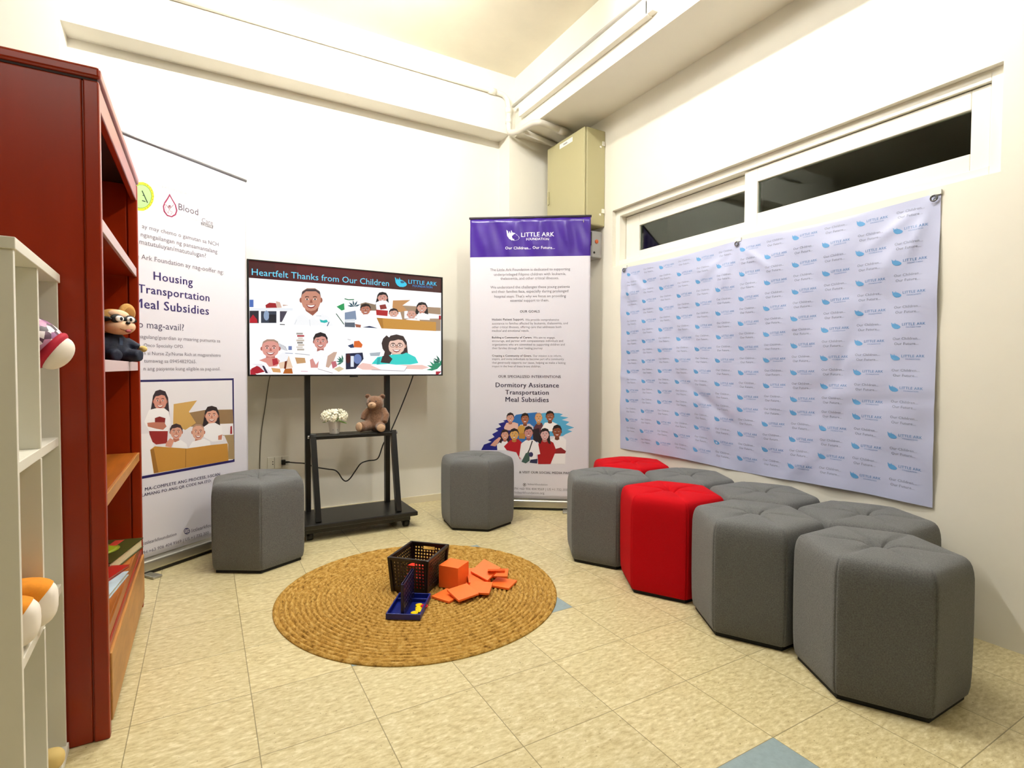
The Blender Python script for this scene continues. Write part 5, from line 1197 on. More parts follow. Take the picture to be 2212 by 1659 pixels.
3a2422 1831,5470 1773,5450 1781,5420 1845,5450
f4ece8 1881,5370 1873,5380 1845,5390 1817,5390 1795,5380 1787,5370 1795,5350 1817,5340 1845,5340 1873,5350
221414 1859,5370 1853,5390 1831,5400 1817,5390 1809,5370 1817,5350 1831,5340 1853,5350
b07c78 1709,5360 1737,5360 1773,5250 1687,5250
8c2f33 1587,5190 1665,5180 1781,5180 1859,5190 1809,5100 1723,5060 1637,5090
fdf6f2 1615,5170 1695,5160 1751,5170 1831,5180 1795,5130 1723,5110 1651,5120
f6f5f8 -100,3720 36,4670 366,4920 913,4960 1257,4690 1407,3950 1121,3880 1126,3540 108,3580
9a5a58 444,5270 696,5270 732,4950 574,4890 416,4950
9a5a58 330,5450 322,5510 302,5540 272,5540 244,5500 244,5450 244,5400 272,5360 302,5360 330,5400
9a5a58 904,5460 891,5510 868,5550 841,5550 818,5510 810,5460 818,5410 841,5370 868,5370 891,5410
c88c88 294,5570 344,5760 452,5840 682,5840 796,5760 854,5580 846,5390 804,5230 696,5110 574,5070 452,5110 344,5220 294,5380
2a2026 266,5440 258,5650 352,5860 574,5950 782,5860 882,5660 868,5450 832,5580 768,5700 624,5740 488,5680 366,5670 308,5550
3a2422 402,5540 466,5570 452,5590 394,5560
3a2422 452,5570 510,5540 516,5570 466,5590
f4ece8 502,5480 502,5500 474,5510 438,5510 416,5500 410,5480 416,5470 438,5460 474,5460 502,5470
221414 480,5480 474,5510 452,5520 438,5510 430,5480 438,5460 452,5450 474,5460
3a2422 746,5570 696,5590 682,5570 732,5540
3a2422 682,5590 624,5570 632,5550 688,5570
f4ece8 732,5490 724,5500 696,5510 668,5510 646,5500 638,5490 646,5470 668,5460 696,5460 724,5470
221414 710,5490 696,5510 682,5520 668,5510 660,5490 668,5460 682,5460 705,5460
9a5a58 560,5480 588,5480 624,5360 538,5360
8c2f33 438,5300 516,5290 632,5290 710,5310 660,5210 574,5170 488,5200
fdf6f2 460,5290 546,5280 602,5280 682,5290 638,5240 574,5220 502,5230
2e2c34 804,4900 610,4290 682,4260 882,4880
2e2c34 610,4290 474,4020 546,3980 682,4260
3d5a52 72,3380 380,4000 646,4070 646,3460 380,3260
2c2a58 904,3910 891,3970 868,4020 818,4060 768,4080 718,4080 674,4050 632,4010 610,3960 596,3900 610,3840 632,3790 674,3750 724,3730 782,3730 818,3750 868,3790 891,3850
23284a 646,3320 718,3530 1221,3610 1193,3270
2a2a30 416,1730 402,1770 388,1800 352,1830 316,1840 280,1840 244,1830 208,1800 186,1760 180,1720 194,1680 208,1650 244,1620 280,1610 316,1610 352,1630 388,1650 402,1690
e8e4e9 388,1730 380,1760 366,1780 344,1800 316,1810 280,1810 258,1800 230,1780 216,1750 208,1720 216,1690 230,1670 258,1650 280,1640 316,1640 344,1650 366,1670 380,1700
2a2a30 338,1730 338,1750 330,1760 316,1770 308,1780 294,1780 280,1770 266,1760 258,1740 258,1720 258,1710 266,1690 280,1680 294,1670 308,1670 316,1680 330,1690 338,1710
b9b3bb -1523,740 4034,950 4034,980 -1523,770"""
RIGHT_TEXT = [
    ('LITTLE ARK', -0.003, 1.95, 0.23, 'f7f7fc', 1),
    ('FOUNDATION', 0.033, 1.917, 0.193, 'f7f7fc', 1),
    ('Our Children... Our Future...', -0.115, 1.857, 0.236, 'f7f7fc', 1),
    ('The Little Ark Foundation is dedicated to supporting', -0.223, 1.705, 0.343, '6e6a74', 0),
    ('underprivileged Filipino children with leukemia,', -0.195, 1.672, 0.314, '6e6a74', 0),
    ('thalassemia, and other critical illnesses.', -0.149, 1.641, 0.265, '6e6a74', 0),
    ('We understand the challenges these young patients', -0.221, 1.582, 0.341, '6e6a74', 0),
    ('and their families face, especially during prolonged', -0.212, 1.549, 0.331, '6e6a74', 0),
    ("hospital stays. That's why we focus on providing", -0.192, 1.517, 0.314, '6e6a74', 0),
    ('essential support to them.', -0.078, 1.485, 0.197, '6e6a74', 0),
    ('OUR GOALS', -0.009, 1.409, 0.131, '3a3540', 1),
    ('Holistic Patient Support.', -0.208, 1.353, 0.021, '3a3540', 1),
    ('We provide comprehensive', 0.029, 1.35, 0.268, '8a8690', 0),
    ('assistance to families affected by leukemia, thalassemia, and', -0.208, 1.323, 0.329, '8a8690', 0),
    ('other critical illnesses, offering care that addresses both', -0.208, 1.297, 0.284, '8a8690', 0),
    ('medical and emotional needs.', -0.208, 1.271, 0.057, '8a8690', 0),
    ('Building a Community of Carers.', -0.208, 1.225, 0.078, '3a3540', 1),
    ('We aim to engage,', 0.087, 1.224, 0.242, '8a8690', 0),
    ('encourage, and partner with compassionate individuals and', -0.208, 1.199, 0.297, '8a8690', 0),
    ('organizations who are committed to supporting children and', -0.207, 1.173, 0.309, '8a8690', 0),
    ('their families through their healing journey.', -0.207, 1.147, 0.156, '8a8690', 0),
    ('Creating a Community of Givers.', -0.207, 1.095, 0.077, '3a3540', 1),
    ('Our mission is to inform,', 0.085, 1.095, 0.288, '8a8690', 0),
    ('inspire, and invite individuals to become part of a community', -0.207, 1.07, 0.304, '8a8690', 0),
    ('that generously supports our cause, helping us make a lasting', -0.207, 1.044, 0.315, '8a8690', 0),
    ('impact in the lives of these brave children.', -0.207, 1.018, 0.141, '8a8690', 0),
    ('OUR SPECIALIZED INTERVENTIONS', -0.162, 0.947, 0.282, '4a4454', 1),
    ('Dormitory Assistance', -0.181, 0.887, 0.27, '2a2440', 1),
    ('Transportation', -0.111, 0.835, 0.199, '2a2440', 1),
    ('Meal Subsidies', -0.11, 0.784, 0.199, '2a2440', 1),
    ('& VISIT OUR SOCIAL MEDIA PAGES', -0.009, 0.263, 0.375, '3a3540', 1),
    ('littlearkfoundation', 0.052, 0.176, 0.194, '8a8690', 0),
    ('PH +63 906 404 9569 | US +1 732 300', -0.043, 0.144, 0.336, '8a8690', 0),
    ('littlearkfoundation.org', -0.043, 0.114, 0.171, '8a8690', 0),
]

ik = Ink(lambda u, v, l: (u, .0035 - l, v), .00002)
ik.art(SCREEN_ART)
for a in SCREEN_TEXT: ik.text(*a)
ik.build('screen', ink_screen, tv)

def flower_pot():
    t = thing('flower_pot', (.70, 3.435, .592), 0, 'small white pot of white hydrangea flowers on the TV stand shelf', 'plant')
    MB().lathe([(0, 0), (.027, 0), (.030, .004), (.039, .075), (.041, .08), (.036, .08), (.034, .07), (0, .068)], 4, smooth=False).build('pot', mat('white_ceramic', 'dcd7cc', .4), t, bevel=.002)
    tx = MB()
    for k in range(6): tx.box(-.016 + k * .005, -.0125 + k * .005, -.0265, -.0255, .024, .031 - (k % 2) * .002)
    tx.build('faded_writing', mat('grey_ink', '77757a'), t).location = (.001, .003, 0)
    MB().tube([(0, 0, .06), (0, 0, .1)], .008).tube([(0, 0, .06), (.03, .01, .1)], .003).tube([(0, 0, .06), (-.035, 0, .09)], .003).build('stem', mat('green_stem', '6d8a3c', .6), t)
    fl = MB(); random.seed(3)
    for k in range(70):
        a = random.uniform(0, 2 * PI); ph = math.acos(random.uniform(-.35, 1))
        n_ = Vector((math.sin(ph) * math.cos(a) * 1.15, math.sin(ph) * math.sin(a), math.cos(ph) * .62))
        c = Vector((0, 0, .105)) + n_ * .066
        rot = n_.to_track_quat('Z', 'Y').to_matrix().to_4x4() @ Matrix.Rotation(random.uniform(0, 6), 4, 'Z')
        for q in range(4):
            Mq = rot @ Matrix.Rotation(q * PI / 2, 4, 'Z') @ Matrix.Rotation(-.25, 4, 'Y')
            fl.ell(c + (Mq @ Vector((.010, 0, 0))), (.011, .008, .0022), 8, 4, 0, Mq)
    fl.build('blossom', mat('white_petals', 'f4f0da', .6), t)
    for a, b in ((-.7, .02), (2.4, .03)):
        MB().ell((.055 * math.cos(a), .055 * math.sin(a), .075), (.03, .016, .003), 12, 6, 0, Matrix.Rotation(a, 4, 'Z') @ Matrix.Rotation(.3, 4, 'Y')).build('leaf', mat('green_stem', '6d8a3c'), t)
flower_pot()

def bear():
    t = thing('teddy_bear', (.955, 3.45, .592), R(-22), 'brown teddy bear slumped against the right post of the TV stand', 'soft toy')
    fur = mat('brown_plush', '80604a', .95, noise=.3, scale=130, bump=1, spec=.1, sheen=.4)
    pad = mat('beige_plush', 'c3a386', .95, noise=.1, scale=130, bump=.6, spec=.1)
    b = MB()
    b.ell((.01, .012, .072), (.060, .052, .078)); b.ell((.012, .006, .128), (.048, .042, .045))
    b.ell((.004, -.012, .186), (.055, .049, .047))
    b.ell((-.042, .0, .229), (.020, .010, .017)); b.ell((.050, .0, .227), (.020, .010, .017))
    b.tube([(.05, .0, .145), (.074, -.018, .105), (.066, -.04, .062)], [.023, .025, .021], 12)
    b.tube([(-.035, .004, .142), (-.062, -.002, .112), (-.072, -.012, .078)], [.020, .022, .018], 12)
    b.tube([(-.03, -.01, .04), (-.062, -.05, .037), (-.08, -.075, .037)], [.034, .032, .033], 14)
    b.tube([(.035, -.02, .036), (.048, -.06, .032), (.05, -.082, .031)], [.032, .029, .029], 14)
    b.build('body', fur, t, remesh=.0055)
    for c, r_, d in (((-.088, -.088, .038), (.026, .030), (-.5, -.85)), ((.051, -.096, .031), (.027, .025), (.05, -1))):
        Mz = Vector((d[0], d[1], .08)).to_track_quat('Z', 'Y').to_matrix().to_4x4()
        MB().ell(Vector(c) - Vector((d[0], d[1], 0)) * .004, (r_[0], r_[1], .010), 16, 8, 0, Mz).build('foot_pad', pad, t)
    MB().ell((-.008, -.058, .174), (.026, .021, .020)).build('muzzle', pad, t)
    MB().ell((-.011, -.0785, .181), (.006, .004, .004)).build('nose', mat('tan_nose', 'a98a6c', .6), t)
    for x in (-.022, .016): MB().ell((x, -.0555, .199), (.0042, .0036, .0042)).build('eye', plastic_black, t)
    for x in (-.043, .051): MB().ell((x, -.009, .228), (.011, .004, .010)).build('inner_ear', mat('dark_plush', '5a3c2c', .95), t)
bear()

ol = thing('power_outlet', (.413, 3.79, .382), 0, 'white double power outlet low on the back wall', 'outlet')
MB().box(-.064, .064, -.008, 0, -.038, .038).build('cover_plate', mat('outlet_plastic', 'ece9dc', .35), ol, bevel=.002)
for z in (-.008, .008): MB().box(-.035, -.029, -.0086, -.0078, z - .003, z + .003).build('socket_hole', plastic_black, ol)
for x in (-.022, .022): MB().box(x - .002, x + .002, -.0084, -.0078, -.036, .036).build('plate_groove', mat('grey_groove', 'a8a494', .5), ol)
pc = thing('black_power_cable', (0, 0, 0), 0, 'black power cord looping from the television down to the wall outlet', 'cord')
cordp = [(1.262, 3.56, 1.0), (1.255, 3.58, .93), (1.19, 3.60, .75), (1.115, 3.59, .59), (1.085, 3.575, .55), (1.055, 3.60, .48), (1.03, 3.61, .40), (1.005, 3.61, .378), (.95, 3.61, .375), (.905, 3.61, .36), (.87, 3.61, .315), (.835, 3.61, .268), (.808, 3.61, .252), (.785, 3.61, .268), (.76, 3.61, .31), (.735, 3.61, .332), (.69, 3.61, .343), (.61, 3.61, .364), (.56, 3.62, .388), (.51, 3.70, .385), (.47, 3.755, .384)]
MB().tube(smooth(cordp), .0042, 8).build('cable', plastic_black, pc)
MB().box(.43, .455, 3.755, 3.781, .368, .40).tube([(.455, 3.765, .384), (.48, 3.755, .384)], .006).build('plug', plastic_black, pc, bevel=.003)
pl2 = MB().tube(smooth([(.362, 3.60, .97), (.36, 3.72, .94), (.355, 3.775, .88), (.340, 3.784, .76), (.322, 3.784, .64), (.314, 3.784, .57), (.306, 3.784, .45), (.303, 3.784, .30), (.302, 3.778, .06)]), .0028, 8).build('wall_cable', mat('grey_cable', '6d6658', .5))
tag(pl2, 'thin grey cable hanging down the wall from the television to behind the left ottoman', 'cable')

# ------------------------------------------------------------------ roll-up banners
def banner(name, p0, d, u0, u1, z1, art, texts, header, label):
    ang = math.atan2(d[1], d[0])
    t = thing(name, (p0[0], p0[1], 0), ang, label, 'banner')
    # local x runs along the banner, local -y faces the room
    def wav(u, v):
        k = max(0, min(1, (v - 1.78) / .1)) if header else 0
        k = k * max(0.15, min(1, (z1 - v) / .05 + .2))
        return .0055 * k * (math.sin(u * 34 + 1) + .6 * math.sin(u * 71 + 2.3 * (v - 1.9) * 8)) + (.0015 * k * math.sin(u * 19 + v * 25))
    zb = .075; nu, nv = 60, 70
    sh = MB(); vv = []
    zs = [zb + (z1 - zb) * j / nv for j in range(nv + 1)]
    if header: zs = sorted(set([z for z in zs if abs(z - header) > .004] + [header]))
    for z in zs: vv += [(u0 + (u1 - u0) * i / nu, wav(u0 + (u1 - u0) * i / nu, z), z) for i in range(nu + 1)]
    for j in range(len(zs) - 1):
        for i in range(nu):
            a = j * (nu + 1) + i
            sh.add([], []); sh.f.append([a, a + 1, a + nu + 2, a + nu + 1]); sh.m.append(1 if header and zs[j] >= header - 1e-6 else 0); sh.sm.append(True)
    sh.v = vv; sh.c = [1]
    pn = sh.build('printed_sheet', [sheet_white, sheet_purple], t)
    sd = pn.modifiers.new('t', 'SOLIDIFY'); sd.thickness = .0006; sd.offset = 1
    sd.offset = -1
    k_ = Ink(lambda u, v, l: (u, wav(u, v) - .0003 - l, v), .000004)
    if art: k_.art(art)
    for a in texts: k_.text(*a)
    k_.build('print', ink_print, pn)
    tb = MB().cyl((u0 - .006, .002, z1 + .006), (u1 + .006, .002, z1 + .006), .0085, 14).build('top_bar', bar_grey if not header else mat('dark_bar', '3a3440', .4), t)
    bs = MB().box(u0 - .01, u1 + .01, -.035, .045, .012, .07).build('base_cassette', alu_m, t, bevel=.014, seg=3)
    MB().box(u0 - .01, u1 + .01, -.030, .040, .004, .014).build('base_shade', plastic_black, t)  # black strip stands in for the shadow under the base
    MB().cyl(((u0 + u1) / 2, .03, .06), ((u0 + u1) / 2, .012, z1), .008, 12).build('support_pole', alu_m, t)
    for u in (u0 + .26 if not header else u0 + .16, u1 - .16):
        MB().box(u - .022, u + .022, -.115, .035, 0, .012).build('foot', alu_m, t, bevel=.004)
    return t
banner('roll_up_banner', (-.264, 3.112), (.789938, .613187), -.268, .610, 2.078, LEFT_ART, LEFT_TEXT, 0, 'tall white roll-up banner with purple Housing lettering, partly behind the brown bookcase')
banner('roll_up_banner', (1.955, 3.274), (.818749, -.574150), -.368, .484, 2.065, RIGHT_ART, RIGHT_TEXT, 1.795, 'tall white roll-up banner with a purple header, standing in the corner')

# ------------------------------------------------------------------ backdrop sheet on the right wall
bdp = thing('backdrop_sheet', (X1, 0, 0), 0, 'wide pale wrinkled backdrop sheet with repeated blue boat logos, hung on the right wall', 'backdrop')
TY0, TY1, TZ0, TZ1 = .992, 2.828, .461, 1.696
random.seed(11)
CR = []
for k in range(26):   # creases: centre, direction, length, depth, width
    CR.append((random.uniform(TY0, TY1), random.uniform(TZ0, TZ1), random.uniform(0, PI), random.uniform(.08, .38), random.uniform(-.006, .006), random.uniform(.019, .036)))
for gy in (2.80, 1.907, 1.012):
    for a in (-2.4, -1.9, -1.2, -.6): CR.append((gy + .16 * math.cos(a), 1.69 + .16 * math.sin(a), a, .17, .006, .02))
def crumple(y, z):
    d = .010 + .004 * math.sin(y * 5.2 + z * 3.1) + .003 * math.sin(z * 11 - y * 7) + .0016 * math.sin(y * 23 + z * 17) + .0014 * math.sin(z * 29 - y * 19 + 2)
    for cy, cz, a, ln, dp, wd in CR:
        ca, sa = math.cos(a), math.sin(a); s = (y - cy) * ca + (z - cz) * sa; q = -(y - cy) * sa + (z - cz) * ca
        if abs(s) < ln and abs(q) < 3 * wd: d += dp * math.exp(-(q / wd) ** 2) * (1 - (s / ln) ** 2)
    top = min(1, (TZ1 - z) / .12)
    return max(.0015, d * (.35 + .65 * top))
ny, nz_ = 150, 100; vv = []; H = []
for j in range(nz_ + 1):
    z = TZ0 + (TZ1 - TZ0) * j / nz_
    for i in range(ny + 1):
        y = TY0 + (TY1 - TY0) * i / ny
        zz = z + .006 * math.sin(y * 6) * (1 - j / nz_) - (.012 * (math.sin(PI * abs((y - TY0) / (TY1 - TY0) * 2 % 1)) if j == nz_ else 0))
        h = crumple(y, z); H.append(h); vv.append((-h, y, zz))
ff = []
for j in range(nz_):
    for i in range(ny):
        q = j * (ny + 1) + i
        ff += [(q, q + ny + 2, q + 1), (q, q + ny + 1, q + ny + 2)]
shm = MB().add(vv, ff, 0, True); shm.c = [1]
tarp_m = mat('white_backdrop_vinyl', 'bec3e2', .45)
shp = shm.build('sheet', tarp_m, bdp)
def tarp_at(u, v, l):
    y, z = TY1 - u, v
    a = (y - TY0) / (TY1 - TY0) * ny; b = (z - TZ0) / (TZ1 - TZ0) * nz_
    i, j = max(0, min(ny - 1, int(a))), max(0, min(nz_ - 1, int(b))); a -= i; b -= j
    g = lambda p, q: vv[(j + q) * (ny + 1) + i + p]
    f_ = lambda k: g(0, 0)[k] + (a * (g(1, 0)[k] - g(0, 0)[k]) + b * (g(1, 1)[k] - g(1, 0)[k]) if a >= b else b * (g(0, 1)[k] - g(0, 0)[k]) + a * (g(1, 1)[k] - g(0, 1)[k]))
    return (f_(0) - .0006 - l, f_(1), f_(2))
BOAT = [(0, 1), (.1, .9), (.18, .7), (.24, .88), (.34, .7), (.38, .98), (.46, .74), (.62, .7), (.8, .55), (.96, .38), (1, .22), (.9, .08), (.7, 0), (.4, .02), (.2, .18), (.06, .45)]
bt = tessellate_polygon([[Vector((a, b, 0)) for a, b in BOAT]])
ti = Ink(tarp_at, .0)
for c in range(12):
    uc = TY1 - 2.715 + c * .1471
    for r_ in range(18):
        vc = 1.642 - r_ * .0652; par = r_ if r_ <= 12 else r_ + 1
        if (par + c) % 2 == 0:
            ti.tri([(uc - .058 + a * .036, vc - .014 + b * .028) for a, b in BOAT], bt, '5c9dd4')
            ti.text('LITTLE ARK', uc - .017, vc + .004, uc + .066, '6c93c8', 1); ti.text('FOUNDATION', uc - .002, vc - .0085, uc + .050, '7f9ccc', 1)
        else:
            ti.text('Our Children...', uc - .050, vc + .011, uc + .050, '9298b0', 1); ti.text('Our Future...', uc - .044, vc - .010, uc + .044, '9096ae', 1)
ti.build('print', ink_print, shp)
gmt = mat('steel_eyelet', '6b6b6e', .3, metal=.9)
for y, z in ((2.797, 1.676), (1.907, 1.676), (1.012, 1.676)):
    rg = MB(); pts = [(-.014, y + .011 * math.cos(2 * PI * k / 20), z + .011 * math.sin(2 * PI * k / 20)) for k in range(21)]
    rg.tube(pts, .0032, 8).build('eyelet', gmt, bdp)
    MB().box(-.010, -.0006, y - .022, y + .016, z + .012, z + .030).build('tape_strip', mat('clear_tape', 'efeee9', .3), bdp)

# ------------------------------------------------------------------ brown bookcase
bc = thing('bookcase', (-.23, 1.765, 0), 0, 'tall red-brown wooden bookcase standing at the left, seen from its side', 'bookcase')
BW, BD, BH = .935, .385, 1.78
def side(y0):
    m = MB(); m.box(-BD + .04, -.036, y0 + .003, y0 + .022, .0, BH - .036); m.box(-BD + .02, -.01, y0 + .007, y0 + .018, 0.001, BH - .037)
    m.box(-.034, 0, y0, y0 + .025, 0, BH - .036); m.box(-BD, -BD + .038, y0, y0 + .025, 0, BH - .036)
    return m
side(0).build('side_panel', wood_red, bc, bevel=.004, seg=3)
side(BW - .025).build('side_panel', wood_red, bc, bevel=.004, seg=3)
MB().box(-BD - .005, .004, -.004, BW + .004, BH - .03, BH).build('top_board', wood_red, bc, bevel=.008, seg=3)
MB().box(-BD + .01, -.004, .004, BW - .004, BH - .036, BH - .03).build('shadow_gap', mat('painted_gap_shade', '240703', .6), bc)  # dark filler strip paints the shade below the top board
MB().box(-BD + .005, -BD + .013, .025, BW - .025, .03, BH - .036).build('back_panel', mat('dark_back_panel', '4a1206', .4, noise=.15, scale=4), bc)
MB().box(-.022, -.002, .025, BW - .025, BH - .10, BH - .036).build('front_rail', wood_red, bc, bevel=.003)
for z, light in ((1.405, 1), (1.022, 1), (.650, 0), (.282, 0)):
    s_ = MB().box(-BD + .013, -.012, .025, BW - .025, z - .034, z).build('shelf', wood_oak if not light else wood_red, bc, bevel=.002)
    MB().box(-.012, -.006, .025, BW - .025, z - .034, z).build('front_edge', edge_glare if light else (wood_light if z > .5 else wood_oak), s_, bevel=.001)  # pale strips of the top two shelves stand in for glare
MB().box(-.03, .004, .025, BW - .012, .035, .222).build('plinth_board', wood_light, bc, bevel=.003)
MB().box(-.028, -.002, .025, BW - .025, .222, .246).build('moulding', wood_red, bc, bevel=.003)

def bookcase_toys():
    t = thing('plush_mouse', (-.283, 2.39, 1.0225), R(46), 'tan plush toy with big ears, black eye mask and navy suit on the bookcase shelf', 'soft toy')
    tan = mat('tan_plush', 'c0924e', .9, noise=.12, scale=90, bump=.4); peach = mat('peach_plush', 'eec4a0', .85, noise=.03, scale=60)
    navy = mat('navy_cloth', '0d1830', .75, noise=.2, scale=80, bump=.4)
    # local -y faces out of the shelf
    b = MB(); b.ell((0, .01, .042), (.058, .05, .05)); b.ell((0, .005, .075), (.045, .038, .03))
    b.tube([(-.045, 0, .075), (-.075, -.02, .055)], [.018, .016]); b.tube([(.045, 0, .075), (.072, -.03, .05)], [.018, .016])
    b.tube([(-.03, -.02, .022), (-.036, -.062, .02)], [.026, .021]); b.tube([(.03, -.02, .022), (.046, -.070, .021)], [.026, .022])
    b.build('suit', navy, t, remesh=.005)
    for c in ((-.082, -.026, .05), (.080, -.042, .047)): MB().ell(c, (.013, .015, .012)).build('hand', mat('pale_yellow_plush', 'dcc07a', .9), t)
    MB().ell((0, 0, .142), (.056, .05, .046)).build('head', tan, t)
    MB().ell((.004, -.022, .125), (.056, .042, .030)).build('cheeks', peach, t)
    MB().ell((0, -.02, .163), (.038, .033, .022)).build('forehead', peach, t)
    for sx in (-1, 1):
        Me = Matrix.Rotation(sx * .5, 4, 'Y')
        er = MB(); er.ell((sx * .064, .012, .180), (.033, .013, .036), M=Me); e_ = er.build('ear', tan, t)
        MB().ell((sx * .065, .002, .178), (.020, .008, .023), M=Me).build('inner_ear', mat('deep_tan_plush', '9a6a2c', .9), e_)
    mk = MB(); mk.ell((-.022, -.047, .150), (.026, .010, .016)); mk.ell((.022, -.047, .150), (.026, .010, .016)); mk.ell((0, -.052, .150), (.016, .006, .008)); mk.ell((-.048, -.018, .148), (.012, .034, .009)); mk.ell((.048, -.018, .148), (.012, .034, .009))
    mk.build('eye_mask', mat('black_felt', '0a0809', .8), t)
    for sx in (-1, 1):
        ey = MB().ell((sx * .021, -.056, .150), (.016, .005, .011)).build('eye', mat('white_felt', 'f4efe8', .6), t)
        MB().ell((sx * .018, -.0608, .150), (.0055, .0018, .0065)).build('pupil', plastic_black, ey)
    MB().ell((.004, -.064, .137), (.008, .006, .006)).build('nose', plastic_black, t)
    MB().tube([(.004 + .034 * math.sin(a), -.060 + .016 * (1 - math.cos(a)), .120 - .011 * math.cos(a * 1.4)) for a in [k * .2 - 1 for k in range(11)]], .0014, 6).build('smile', mat('brown_stitch', '7a4a2c', .8), t)
    MB().ell((.008, -.060, .108), (.011, .006, .006)).build('mouth', mat('dark_pink_felt', 'a24a52', .7), t)
    MB().box(-.006, .006, -.036, -.032, .055, .085).build('shirt_front', mat('blue_grey_cloth', '3a4a66', .8), t)
bookcase_toys()
bkA = thing('book', (-.36, 2.46, .2825), R(-14), 'thick book with a yellow-green cover lying on the lowest bookcase shelf', 'book', 'books on the lowest bookcase shelf')
MB().box(-.105, .105, -.14, .14, .003, .035).build('pages', mat('cream_pages', 'd9cba4', .8, noise=.2, scale=200, stretch=(.1, .1, 6)), bkA)
MB().box(-.11, .11, -.145, .145, .035, .038).box(-.11, .11, -.145, .145, 0, .003).box(-.11, -.106, -.145, .145, 0, .038).build('cover', mat('olive_cover', '39401a', .3), bkA)
MB().ell((0, .01, .0385), (.075, .08, .0006), 20, 4).build('cover_picture', mat('yellow_green_print', '8f9a1c', .35), bkA)
MB().box(.02, .05, .06, .13, .0382, .0388).build('cover_red_patch', mat('red_print', 'b0392c', .35), bkA)
bkB = thing('book', (-.355, 2.14, .2825), R(-8), 'flat book with a pale blue cover at the near end of the lowest bookcase shelf', 'book', 'books on the lowest bookcase shelf')
MB().box(-.10, .10, -.12, .12, .002, .012).build('pages', mat('cream_pages', 'd9cba4'), bkB)
MB().box(-.105, .105, -.125, .125, .012, .014).box(-.105, .105, -.125, .125, 0, .002).build('cover', mat('pale_blue_cover', 'b9cbd6', .3, noise=.25, scale=14), bkB)
bkC = thing('book', (-.365, 2.235, .298), R(-20), 'thin red book lying between the pale blue and the green books', 'book', 'books on the lowest bookcase shelf')
MB().box(-.10, .10, -.09, .09, .002, .007).build('pages', mat('cream_pages', 'd9cba4'), bkC)
MB().box(-.104, .104, -.094, .094, .007, .009).box(-.104, .104, -.094, .094, 0, .002).build('cover', mat('red_cover', 'a01c14', .35), bkC)
bkD = thing('folder', (-.40, 1.86, .6505), 0, 'narrow yellowish folder standing upright on the middle bookcase shelf', 'folder')
MB().box(-.10, .113, 0, .004, 0, .21).box(-.10, .113, .022, .026, 0, .21).box(-.104, -.10, 0, .026, 0, .21).build('cover', mat('yellow_card', 'c79a4a', .6), bkD)
MB().box(-.098, .10, .005, .021, .002, .205).build('pages', mat('cream_pages', 'd9cba4'), bkD)

# ------------------------------------------------------------------ white cube shelf in the left foreground
WS = thing('cube_shelf', (-.298, 1.297, 0), R(2.7), 'white open cube shelf unit at the left edge, in front of the bookcase', 'shelf')
SD, SL, SHt = .30, .462, 1.236
MB().box(-SD, .004, -.004, SL + .003, SHt - .022, SHt).build('top_board', white_m, WS, bevel=.0015)
MB().box(-SD, 0, 0, .0135, .024, SHt - .022).build('side_panel', white_m, WS, bevel=.001)
MB().box(-SD, 0, SL - .0135, SL, .024, SHt - .022).build('side_panel', white_m, WS, bevel=.001)
for z0, z1 in ((.024, .426), (.448, .801), (.823, SHt - .022)):
    MB().box(-SD + .005, -.002, .221, .234, z0, z1).build('divider', white_m, WS, bevel=.001)
for z in (.823, .448): MB().box(-SD + .005, -.003, .0135, SL - .0135, z - .022, z).build('shelf', white_m, WS, bevel=.0015)
MB().box(-SD, .004, -.004, SL + .003, 0, .024).build('base_board', white_m, WS, bevel=.0015)
MB().box(-SD - .005, -SD, 0, SL, .0, SHt).build('back_panel', white_m, WS)
MB().box(-.05, -.02, .234, .243, .735, .762).build('shelf_clip', pvc_m, WS, bevel=.002)

def on_shelf(x, y): return WS.matrix_basis @ Vector((x, y, 0))
WS_M = Matrix.Translation((-.298, 1.297, 0)) @ Matrix.Rotation(R(2.7), 4, 'Z')
def put(t, x, y, z, rz=0): t.location = WS_M @ Vector((x, y, z)); t.rotation_euler = (0, 0, R(2.7 + rz))
ty = thing('stuffed_toy', label='pink patterned stuffed toy with red band and white end, poking out of the white shelf', cat='soft toy')
put(ty, -.10, .335, .8235, 0)
seq = bpy.data.materials.new('pink_sequin_fabric'); seq.use_nodes = True
nt = seq.node_tree; vo = nt.nodes.new('ShaderNodeTexVoronoi'); vo.inputs['Scale'].default_value = 70
tc = nt.nodes.new('ShaderNodeTexCoord'); nt.links.new(tc.outputs['Object'], vo.inputs['Vector'])
cr = nt.nodes.new('ShaderNodeValToRGB'); cr.color_ramp.interpolation = 'CONSTANT'; e = cr.color_ramp.elements
e[0].position, e[0].color = 0, (*lin('54304a'), 1); e[1].position, e[1].color = .3, (*lin('c48ab0'), 1)
for p, c in ((.5, '3a2a38'), (.68, 'efe6ea'), (.85, '9c6a98')): k = e.new(p); k.color = (*lin(c), 1)
sx_ = nt.nodes.new('ShaderNodeSeparateColor'); nt.links.new(vo.outputs['Color'], sx_.inputs[0]); nt.links.new(sx_.outputs[0], cr.inputs[0])
nt.links.new(cr.outputs[0], nt.nodes['Principled BSDF'].inputs['Base Color'])
MB().ell((.058, .0, .246), (.075, .060, .052), 24, 16, M=Matrix.Rotation(.35, 4, 'Y')).ell((-.03, 0, .17), (.07, .065, .08)).ell((-.085, 0, .07), (.07, .07, .07)).build('body', seq, ty, remesh=.007)
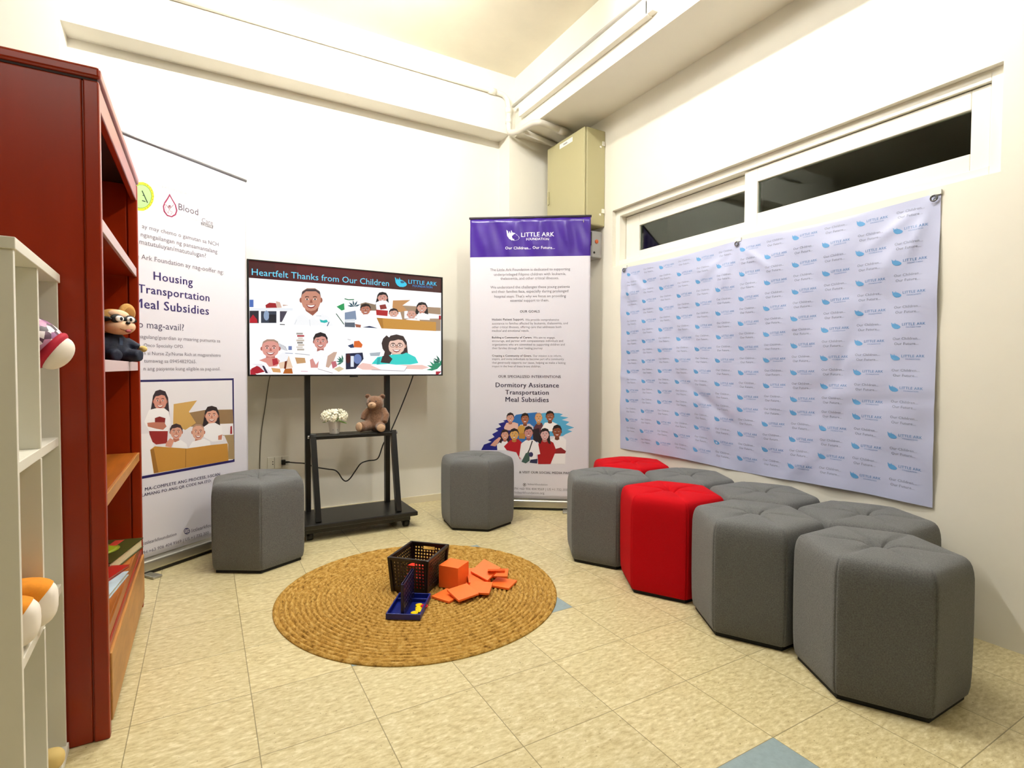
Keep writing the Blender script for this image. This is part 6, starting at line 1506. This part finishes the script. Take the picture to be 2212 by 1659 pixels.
MB().ell((.102, 0, .216), (.018, .052, .050), 24, 16, M=Matrix.Rotation(.6, 4, 'Y')).build('band', mat('crimson_plush', 'b01030', .8), ty)
MB().ell((.112, 0, .210), (.030, .044, .042), 24, 16, M=Matrix.Rotation(.6, 4, 'Y')).build('end', mat('white_plush', 'efe6da', .9), ty)
def loaf(lab, x, y, z, rz, hz, cx, cz, slope):
    t = thing('plush_cushion', label=lab, cat='soft toy', group='orange and white plush toys on the white shelf'); put(t, x, y, z, rz)
    def shell(grow):
        m = MB(); v = []; f = []; n, mm = 32, 22
        for i in range(mm + 1):
            ph = -PI / 2 + PI * i / mm
            for k in range(n):
                th = 2 * PI * k / n; pw = lambda q: math.copysign(abs(q) ** .62, q)
                v.append(Vector(((.085 + grow) * pw(math.cos(ph)) * pw(math.cos(th)), (.039 + grow) * pw(math.cos(ph)) * pw(math.sin(th)), hz + (hz + grow) * pw(math.sin(ph)))))
        for i in range(mm):
            for k in range(n): f.append((i * n + k, i * n + (k + 1) % n, (i + 1) * n + (k + 1) % n, (i + 1) * n + k))
        return m.add(v, f, 0, True)
    shell(0).build('white_body', mat('white_plush', 'efe6da', .9, noise=.04, scale=80), t)
    o = shell(.0014).build('orange_patch', mat('orange_plush', 'dd8a1c', .9, noise=.1, scale=80), t)
    bm = bmesh.new(); bm.from_mesh(o.data); bmesh.ops.remove_doubles(bm, verts=bm.verts, dist=1e-5)
    no = Vector((-slope, 0, 1)).normalized()
    bmesh.ops.bisect_plane(bm, geom=list(bm.verts) + list(bm.edges) + list(bm.faces), plane_co=(cx, 0, cz), plane_no=no, clear_inner=True)
    bm.to_mesh(o.data); bm.free()
loaf('orange and white plush toy on the lower shelf, nearer the viewer', -.071, .084, .4485, 0, .051, .052, .056, 1.6)
loaf('orange and white plush toy on the lower shelf, the farther from the viewer', -.056, .172, .4485, 0, .053, .066, .076, 1.3)
fy = tag(MB().ell((0, 0, .025), (.03, .025, .0245), 18, 12, e=.8).build('toy_ball', mat('pale_yellow_plush', 'dcc07a')), 'small pale yellow soft ball low in the white shelf', 'toy')
fy.location = WS_M @ Vector((-.02, .36, .0245))
